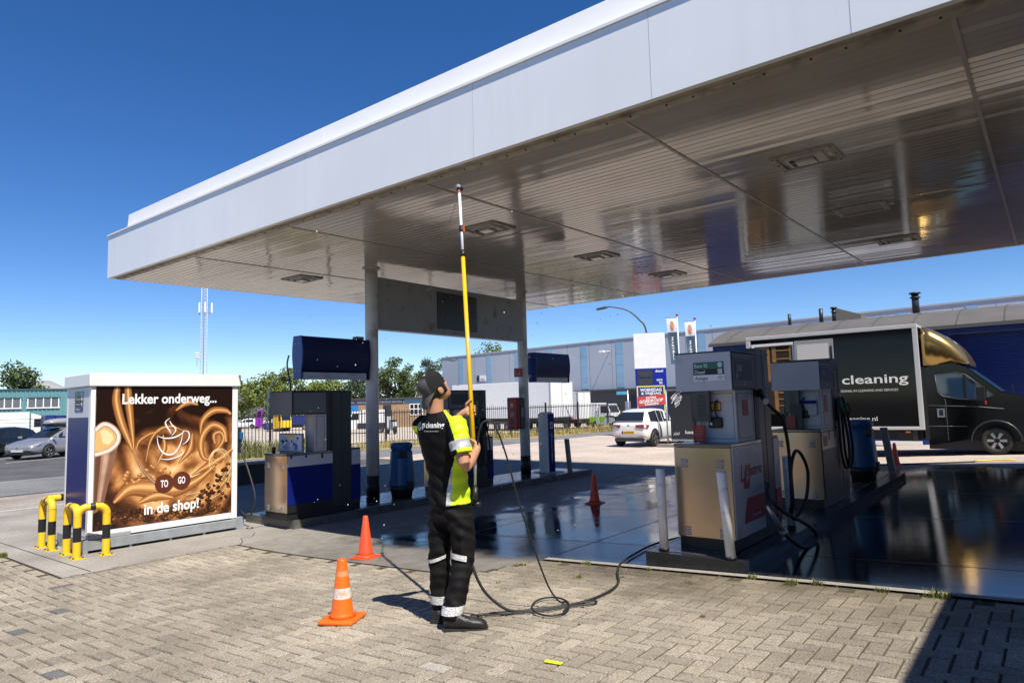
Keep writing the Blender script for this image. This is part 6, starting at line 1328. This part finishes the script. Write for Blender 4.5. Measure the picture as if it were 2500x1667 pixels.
part('eye', f, pm('eye', (.05,.04,.035), .2), body, True)
# hair under the cap
hb = MB(); hb.loft([[H((rx*math.cos(a)*1.03, yc + ry*math.sin(a)*1.03, z)) for a in [R(150) + R(240)*i/20 for i in range(21)]] + [H((rx*.9*math.cos(a), yc + ry*.9*math.sin(a), z)) for a in [R(150) + R(240)*(20-i)/20 for i in range(21)]] for z, yc, rx, ry in ((-.055,.010,.066,.088),(-.03,.008,.071,.094),(0,.004,.075,.099),(.035,.0,.077,.1))])
part('hair', hb, pm('hair_black', (.012,.010,.009), .6, bump=.4, bs=150), person, True)
# cap worn backwards: mesh crown, grey front panels at the back, visor hanging down behind
dome = []; n = 28
for z, k in ((.012,1.07),(.035,1.075),(.065,1.06),(.092,1.0),(.112,.82),(.126,.52),(.132,.16)):
    ta = max(0, 1-((z-.0)/.14)**2.2)**.5; dome.append([H((.0775*k*math.cos(a)*(1 if z < .09 else 1), -.004 + .102*k*math.sin(a), z)) for a in [2*math.pi*i/n for i in range(n)]])
d = MB(); d.loft(dome, 0, False, True)
for i in range(len(d.f)):
    ring_, col_ = divmod(i, n)
    if i < 6*n and R(215) < 2*math.pi*(col_+.5)/n < R(325) and ring_ < 5: d.m[i] = 1
cap = part('cap', d, [pm('cap_mesh', (.012,.012,.013), .8, bump=.9, bs=420), pm('cap_panel', (.060,.055,.060), .75, bump=.1, bs=300)], person, True)
d.v and part('cap_button', MB().lathe(H((0,-.012,.131)), [(.006,0),(.011,.003),(.009,.008),(.001,.010)], 12, 0, H((0,0,1))-H((0,0,0))), pm('cap_button', (.35,.35,.35), .5), cap, True)
v = MB(); ro, ri = [], []
for i in range(17):
    a = R(208) + R(124)*i/16; e = math.sin(math.pi*i/16)
    ri.append((.080*math.cos(a), -.004+.107*math.sin(a), .012)); ro.append((.084*math.cos(a)*1.02, -.004+.107*math.sin(a) - .060*e**.7, .012 - .070*e))
vs = [H(p) for p in ri] + [H(p) for p in ro] + [H((p[0],p[1],p[2]-.004)) for p in ri] + [H((p[0],p[1],p[2]-.004)) for p in ro]; m = 17
fs = [(i,i+1,m+i+1,m+i)[::-1] for i in range(16)] + [(2*m+i,2*m+i+1,3*m+i+1,3*m+i) for i in range(16)] + [(m+i,m+i+1,3*m+i+1,3*m+i)[::-1] for i in range(16)]
v.add(vs, fs, 0, True); part('visor', v, pm('visor_grey', (.075,.068,.072), .75, bump=.1, bs=300), cap, True)
l = MB(); l.text('gs', (0,0,0), (1,0,0), (0,0,1), w=.026, h=.016); cpos = [(p[0]+.0, p[2]) for p in l.v]; l.v = [tuple(H((p[0], -.004 - .1095*math.sqrt(max(0,1-((p[0])/.083)**2)) - .003, .036+p[2]))) for p in l.v]; part('cap_lettering', l, pm('cap_print', (.4,.4,.4), .6), cap, True)
# shirt
S = MB(); tor = [(.838,.078,.168,.132,.006),(.86,.076,.166,.128,.004),(.95,.066,.160,.116,0),(1.05,.050,.163,.114,0),(1.16,.026,.178,.120,0),(1.27,.0,.192,.124,0),(1.35,-.020,.196,.116,0),(1.40,-.030,.182,.100,0),(1.435,-.038,.140,.082,.006),(1.462,-.044,.092,.070,.012),(1.485,-.048,.074,.066,.012)]
S.loft([ell((0,yc,z), rx, ry, 36, 0, dz) for z, yc, rx, ry, dz in tor])
def sleeve(sh, el, k): e = sh.lerp(el, k); S.tube([sh + (sh-el)*.12, sh, sh.lerp(e,.4), sh.lerp(e,.8), e], [.050,.078,.076,.074,.078], 18)
sleeve(SH_R, EL_R, .70); sleeve(SH_L, EL_L, .70)
def wr(co):
    z = co.z; k = max(0, min(1, (1.22 - z)/.25)); return .0035*math.sin(z*58 + co.x*26 + 2*math.sin(co.x*19)) * (.35 + k) + .0025*math.sin(co.x*47 + z*21)*k + .002*math.sin(z*95 - abs(co.x)*60)*(1 if abs(co.x) > .17 else 0)
def shirt_rule(c, n_):
    x, y, z = c; ax = abs(x)
    t_ = min(tor, key=lambda q: abs(q[0]-z)); dx, dy = ax/t_[2], (y - t_[1])/t_[3]; th = math.degrees(math.atan2(dy, dx)); arm = ax > .20 and z > 1.08
    sh = SH_R if x > 0 else SH_L; el = EL_R if x > 0 else EL_L; u = (c - sh).dot((el - sh).normalized()); ul = (el-sh).length*.70
    near = (c - (sh + (el-sh).normalized()*max(0,u))).length < .092 and u > .02 and ax > .155
    if near and u > ul*.60 and u < ul*.88: return 2 if x > 0 else 0
    if near:
        if x < 0: return 0
        uu = .782*x + .623*y; return 1 if uu > .072 + (.128-.072)*max(0, min(1, (1.42-z)/.17)) - .10*max(0, min(1, (1.2-z)/.1)) or y > sh.y + .02 else 0
    if x > 0 and y < t_[1] + .05:                   # black back panel with a seam down its right side
        q = (z - .84)/.66; f = [(.84,.066),(.9,.070),(1.0,.078),(1.1,.085),(1.18,.105),(1.25,.128),(1.35,.106),(1.42,.072),(1.5,.018)]
        fz = next((v0 + (v1-v0)*(z-z0)/(z1-z0) for (z0,v0),(z1,v1) in zip(f, f[1:]) if z0 <= z <= z1), .066); uu = .782*x + .623*y
        if uu > fz: return 1
        return 2 if z < 1.10 and uu > fz - .028*min(1, (1.10-z)/.16) - .006 else 0
    if z > 1.385: return 1 if y > .0 else 0
    if th > -40: return 1
    return 0
yl = pm('hi_vis_yellow', (.62,.88,.015), .55, var=.05, vs=9); sb = pm('shirt_black', (.0045,.0045,.005), .8, bump=.08, bs=300, spec=.22); rf_ = pm('reflective_tape', (.50,.51,.53), .35, m=.2, var=.15, vs=60)
sm_ = sculpt(S, .0056, 6, wr); shirt = meshpart('shirt', sm_, [sb, yl, rf_], person, shirt_rule)
bv = BVHTree.FromPolygons([v.co for v in sm_.vertices], [tuple(p.vertices) for p in sm_.polygons])
def onback(mb, off=.003):
    out = []
    for p in mb.v:
        hit = bv.ray_cast(Vector((p[0], -1.0, p[2])), Vector((0,1,0))); y = hit[0].y if hit[0] else -.1; out.append((p[0], y - off, p[2]))
    mb.v = out; return mb
l = MB(); l.text('gs', (-.046,0,1.385), (1,0,0), (0,0,1), w=.034, h=.042, bold=.0); l.text('cleaning', (.056,0,1.388), (1,0,0), (0,0,1), w=.150, h=.052, bold=.02); l.text('PROFESSIONAL IN CLEANING AND SERVICES', (.03,0,1.351), (1,0,0), (0,0,1), w=.13, h=.007)
l.ribbon([Vector((-.096+.020*math.cos(a),0,1.385+.026*math.sin(a))) for a in [k*.4+.6 for k in range(15)]], .006, (0,-1,0)); l.ribbon(bez([(-.086,0,1.395),(-.096,0,1.397),(-.100,0,1.389),(-.092,0,1.381),(-.096,0,1.373),(-.104,0,1.375)], 3), .005, (0,-1,0))
part('back_lettering', onback(l), M['letter'], shirt, True)
# trousers
T = MB(); T.loft([ell((0,.078,.875), .150,.112), ell((0,.080,.83), .163,.120), ell((0,.082,.78), .168,.122), ell((0,.082,.72), .160,.112), ell((0,.08,.69), .10,.07)])
LR = [((.082,.085,.76),.094,.104),((.090,.095,.66),.090,.098),((.097,.100,.55),.082,.086),((.101,.092,.46),.078,.082),((.104,.055,.34),.076,.080),((.104,.010,.22),.072,.074),((.102,-.025,.13),.070,.072),((.100,-.040,.075),.060,.066)]
LL = [((-.080,.08,.76),.094,.104),((-.088,.075,.66),.088,.098),((-.094,.068,.55),.080,.086),((-.098,.060,.46),.076,.082),((-.100,.062,.34),.074,.078),((-.100,.068,.22),.072,.074),((-.100,.072,.13),.070,.072),((-.100,.074,.085),.060,.066)]
for Q in (LR, LL): T.loft([ell(c, rx, ry, 24) for c, rx, ry in Q])
for sx, c in ((1,(.166,.085,.60)),(-1,(-.166,.07,.62))): T.loft([ell((c[0]-sx*.02,c[1],c[2]+z), .030 if z < .09 else .018, .070, 12) for z in (-.10,-.07,.06,.09,.10)])
def wr2(co):
    z = co.z; return .0045*math.sin(z*46 + co.x*30 + 2.2*math.sin(co.y*20 + z*9)) * (1.2 if z < .36 or z > .62 else .7) + .0025*math.sin(z*88 + co.y*44 - co.x*31)
trous = meshpart('trousers', sculpt(T, .0085, 3, wr2), [pm('trouser_black', (.0045,.0045,.005), .75, bump=.1, bs=260, spec=.22)], person)
def band(Q, z0_, z1_, grow, slant=0.0, a0=0, a1=360):
    b = MB(); rr = []
    def at(z):
        for (c, rx, ry), (c2, rx2, ry2) in zip(Q, Q[1:]):
            if c[2] >= z >= c2[2]: t = (c[2]-z)/(c[2]-c2[2]); return Vector(c).lerp(Vector(c2), t), rx+(rx2-rx)*t, ry+(ry2-ry)*t
        return Vector(Q[-1][0]), Q[-1][1], Q[-1][2]
    K = 24
    for s in (0,.5,1):
        row = []
        for i in range(K+1):
            a = R(a0 + (a1-a0)*i/K); z = z0_ + (z1_-z0_)*s + slant*math.sin(a + .6); c, rx, ry = at(z); row.append((c.x + (rx+grow)*math.cos(a), c.y + (ry+grow)*math.sin(a), z))
        rr.append(row)
    b.add([p for r_ in rr for p in r_], [(k*(K+1)+i, k*(K+1)+i+1, (k+1)*(K+1)+i+1, (k+1)*(K+1)+i) for k in range(2) for i in range(K)], 0, True); return b
rfl = bpy.data.materials.new('reflective_band'); rfl.use_nodes = True; n_ = rfl.node_tree.nodes; w_ = n_.new('ShaderNodeTexVoronoi'); w_.feature = 'DISTANCE_TO_EDGE'; w_.inputs['Scale'].default_value = 34; tcn = n_.new('ShaderNodeTexCoord'); rp_ = n_.new('ShaderNodeMapRange'); rp_.inputs[1].default_value = .01; rp_.inputs[2].default_value = .035; rp_.inputs[3].default_value = .03; rp_.inputs[4].default_value = .62
rfl.node_tree.links.new(tcn.outputs['Object'], w_.inputs['Vector']); rfl.node_tree.links.new(w_.outputs['Distance'], rp_.inputs[0]); rfl.node_tree.links.new(rp_.outputs[0], n_['Principled BSDF'].inputs['Base Color']); n_['Principled BSDF'].inputs['Roughness'].default_value = .35
part('reflective_band', band(LR, .115,.172,.0085), rfl, trous, True); part('reflective_band', band(LL, .135,.192,.0085), rfl, trous, True)
part('knee_tape', band(LR, .452,.490,.009,-.018,215,330), rfl, trous, True); part('knee_tape', band(LL, .448,.472,.009,.03,190,345), rfl, trous, True)
# shoes
def shoe(heel, ang, lift=0.0):
    d = Vector((math.cos(ang), math.sin(ang), 0)); q = Vector((-d.y, d.x, 0)); L_ = .295; b = MB()
    pf = [(0,.030,.085,.040),(.02,.038,.118,.046),(.06,.042,.130,.047),(.11,.042,.124,.046),(.15,.044,.104,.049),(.20,.049,.092,.053),(.25,.048,.088,.051),(.28,.038,.072,.043),(.295,.020,.045,.028)]
    b.loft([[Vector(heel) + d*s + q*w*math.cos(a) + Vector((0,0,max(.018, .028 + (h-.028)*(.5+.5*math.sin(a)) if math.sin(a) > -.3 else .020))) for a in [2*math.pi*i/18 for i in range(18)]] for s, w, h, wb in pf])
    so_ = MB(); out = [(s-.006 if s < .01 else s+.004, wb) for s, w, h, wb in pf]; pts = [Vector(heel) + d*s + q*w for s, w in out] + [Vector(heel) + d*s - q*w for s, w in out[::-1]]
    n2 = len(pts); so_.add([p + Vector((0,0,.0)) for p in pts] + [p + Vector((0,0,.03)) for p in pts], [(i,(i+1)%n2,n2+(i+1)%n2,n2+i)[::-1] for i in range(n2)] + [tuple(range(n2)), tuple(range(n2,2*n2))[::-1]]); 
    o = part('shoe', b, pm('shoe_leather', (.016,.016,.017), .42, var=.3, vs=14, bump=.25, bs=70, dirt=.12, ds=20, dc=(.08,.075,.07)), person, True); part('sole', so_, pm('shoe_sole', (.025,.024,.023), .8, bump=.4, bs=90), o, True)
    if lift: part('collar_trim', MB().tube([Vector(heel) + d*(.06+.06*math.cos(a)) + q*.041*math.sin(a) + Vector((0,0,.108)) for a in [k*.4 for k in range(17)]], .004, 5), M['grey'], o, True)
shoe((.068,-.075,.0), R(38.5 - 4), 1); shoe((-.095,.005,-.004), R(104))

# ------------------------------------------------------------------ pole, gun, hoses, spray
W_ = lambda p: PO + Vector(p)
tip = W_(pole_at(2.08)); tl_ = thing('telescopic_pole', 'long yellow and white telescopic washing pole raised to the canopy', 'pole', W_(pole_at(-.36)))
part('yellow_section', MB().cyl(W_(pole_at(-.36)), W_(pole_at(1.36)), .0165, n=16), pm('pole_yellow', (.85,.47,.008), .32, coat=.3), tl_)
part('white_section', MB().cyl(W_(pole_at(1.361)), W_(pole_at(2.02)), .0125, n=14), pm('pole_white', (.75,.76,.80), .35), tl_)
b = MB()
for s, r_ in ((1.35,.022),(1.60,.019)): b.cyl(W_(pole_at(s)), W_(pole_at(s+.06)), r_, n=12)
part('clamp', b, M['black'], tl_); b = MB(); q = W_(pole_at(1.62)); b.box(q.x+.012,q.x+.03,q.y-.008,q.y+.008,q.z-.02,q.z+.03); q = W_(pole_at(2.01)); b.cyl(q, q+PD*.03, .014, n=10); part('clamp_lever', b, pm('lever_orange', (.65,.12,.02), .4), tl_)
b = MB(); e = W_(pole_at(2.05)); ND = (Vector((-4.87,5.25,4.08)) - e).normalized(); b.cyl(W_(pole_at(2.03)), e, .012, n=10); b.cyl(e, e+ND*.09, .013, n=10); b.lathe(e+ND*.07, [(.018,0),(.026,.02),(.024,.045),(.012,.05)], 14, 0, ND); b.box(e.x+.005,e.x+.04,e.y-.01,e.y+.01,e.z-.012,e.z+.014); part('nozzle_head', b, M['black'], tl_)
b = MB(); b.tube(bez([W_(pole_at(1.98)), W_(pole_at(1.9))+Vector((-.03,-.02,0)), W_(pole_at(1.8))+Vector((-.06,-.05,-.02)), W_(pole_at(1.74))+Vector((-.075,-.06,-.03))],4), .0028, 5); part('cord', b, M['black'], tl_)
gn = thing('spray_gun', 'black spray lance hanging from the lower hand of the cleaner', 'spray gun', W_((.14,.20,.82)))
b = MB(); G0, G1 = Vector((.150,.185,1.13)), Vector((.162,.165,.83)); b.tube([W_(G0), W_(G0.lerp(G1,.3)), W_(G0.lerp(G1,.31)), W_(G0.lerp(G1,.62))], [.012,.012,.010,.010], 10, 1); b.tube([W_(G0.lerp(G1,.62)), W_(G1)], .019, 10); b.cyl(W_(G1)+Vector((-.02,-.01,0)), W_(G1)+Vector((.035,.02,-.008)), .017, n=12); b.tube([W_(G0)+Vector((0,0,.05)), W_(G0)], .016, 10); part('lance', b, [M['black'], M['alu']], gn)
g3 = lambda x, y, d=.014: (x, y, gz(x) + .006 + d)
hs_ = bez([W_((.155,.19,1.10)), W_((.19,.19,1.33)), W_((.225,.215,1.405)), W_((.275,.26,1.38)), W_((.32,.33,1.16)), W_((.36,.42,.80)), (-3.02,4.02,.58), (-3.0,4.12,.36), g3(-2.97,4.20,.04)] + [g3(-3.00+.782*.135*math.cos(t)-.623*.24*math.sin(t), 4.13+.623*.135*math.cos(t)+.782*.24*math.sin(t), .014+.0012*k) for k, t in enumerate([.5-.7*j for j in range(12)])], 10)
b = MB(); b.tube(hs_, .0066, 8)
b2 = bez([W_((-.02,.20,.70)), W_((.04,.22,.46)), W_((.10,.24,.28)), (-3.27,3.77,.33), g3(-3.17,3.88,.03), g3(-3.05,4.05), g3(-2.92,4.20), g3(-2.84,4.42), g3(-2.84,4.72), g3(-2.92,4.98), g3(-3.10,5.28), g3(-3.26,5.62), g3(-3.36,6.1), g3(-3.40,6.6), g3(-3.30,7.1), g3(-3.14,7.6), g3(-3.10,8.4), g3(-3.12,9.6)], 8)
hb_ = MB(); hb_.tube(b2, .0105, 8)
solo('pressure_hose', hb_, M['rubber'], 'thick black pressure hose running from the cleaner past the right island', 'hose')
solo('thin_hose', b, M['rubber'], 'thin black hose arching from the spray gun to a loop on the bricks', 'hose')
b = MB(); b.tube(bez([g3(-3.40,3.70), g3(-3.22,3.90), g3(-3.06,4.00), g3(-2.95,4.15), g3(-2.87,4.30), g3(-2.78,4.40), g3(-2.76,4.33), g3(-2.86,4.22), g3(-3.00,4.02), g3(-3.2,3.84), g3(-3.36,3.72)], 8), .0068, 8); solo('hose_loop', b, M['rubber'], 'loose loop of black hose lying on the bricks right of the cleaner', 'hose')
# water: narrow jet and the drops falling back
b = MB(); e2 = e + ND*.12; end = e2 + ND*1.3
b.loft([b.ring(e2, .008, ND, 10), b.ring(e2.lerp(end,.5), .022, ND, 10), b.ring(end, .034, ND, 10)], 0, False, False); wm_ = pm('water_mist', (.85,.87,.9), .4, alpha=.34)
tag(part('water_jet', b, wm_), kind='stuff')
b = MB(); rw = random.Random(9)
for k in range(230):
    p = Vector((rw.gauss(-5.3,1.1), rw.gauss(6.2,1.2), rw.uniform(.4,3.8))); s = rw.choice((.003,.004,.005,.007)); b.add([p+Vector(q)*s for q in ((1,0,0),(-.5,.87,0),(-.5,-.87,0),(0,0,1.4),(0,0,-1.4))], [(0,1,3),(1,2,3),(2,0,3),(1,0,4),(2,1,4),(0,2,4)], 0, True)
tag(part('water_drops', b, pm('water_drop', (.75,.78,.82), .15)), kind='stuff')
b = MB(); q = Vector(g3(-2.305,3.215,.0)); b.obox(q + Vector((-.075,-.02,.004)), (.105,.012,.002), (-.004,.035,0), (0,0,.004)); solo('plastic_scrap', b, pm('scrap_yellow', (.60,.72,.02), .4), 'small bright yellow green strip of plastic lying on the bricks', 'litter')
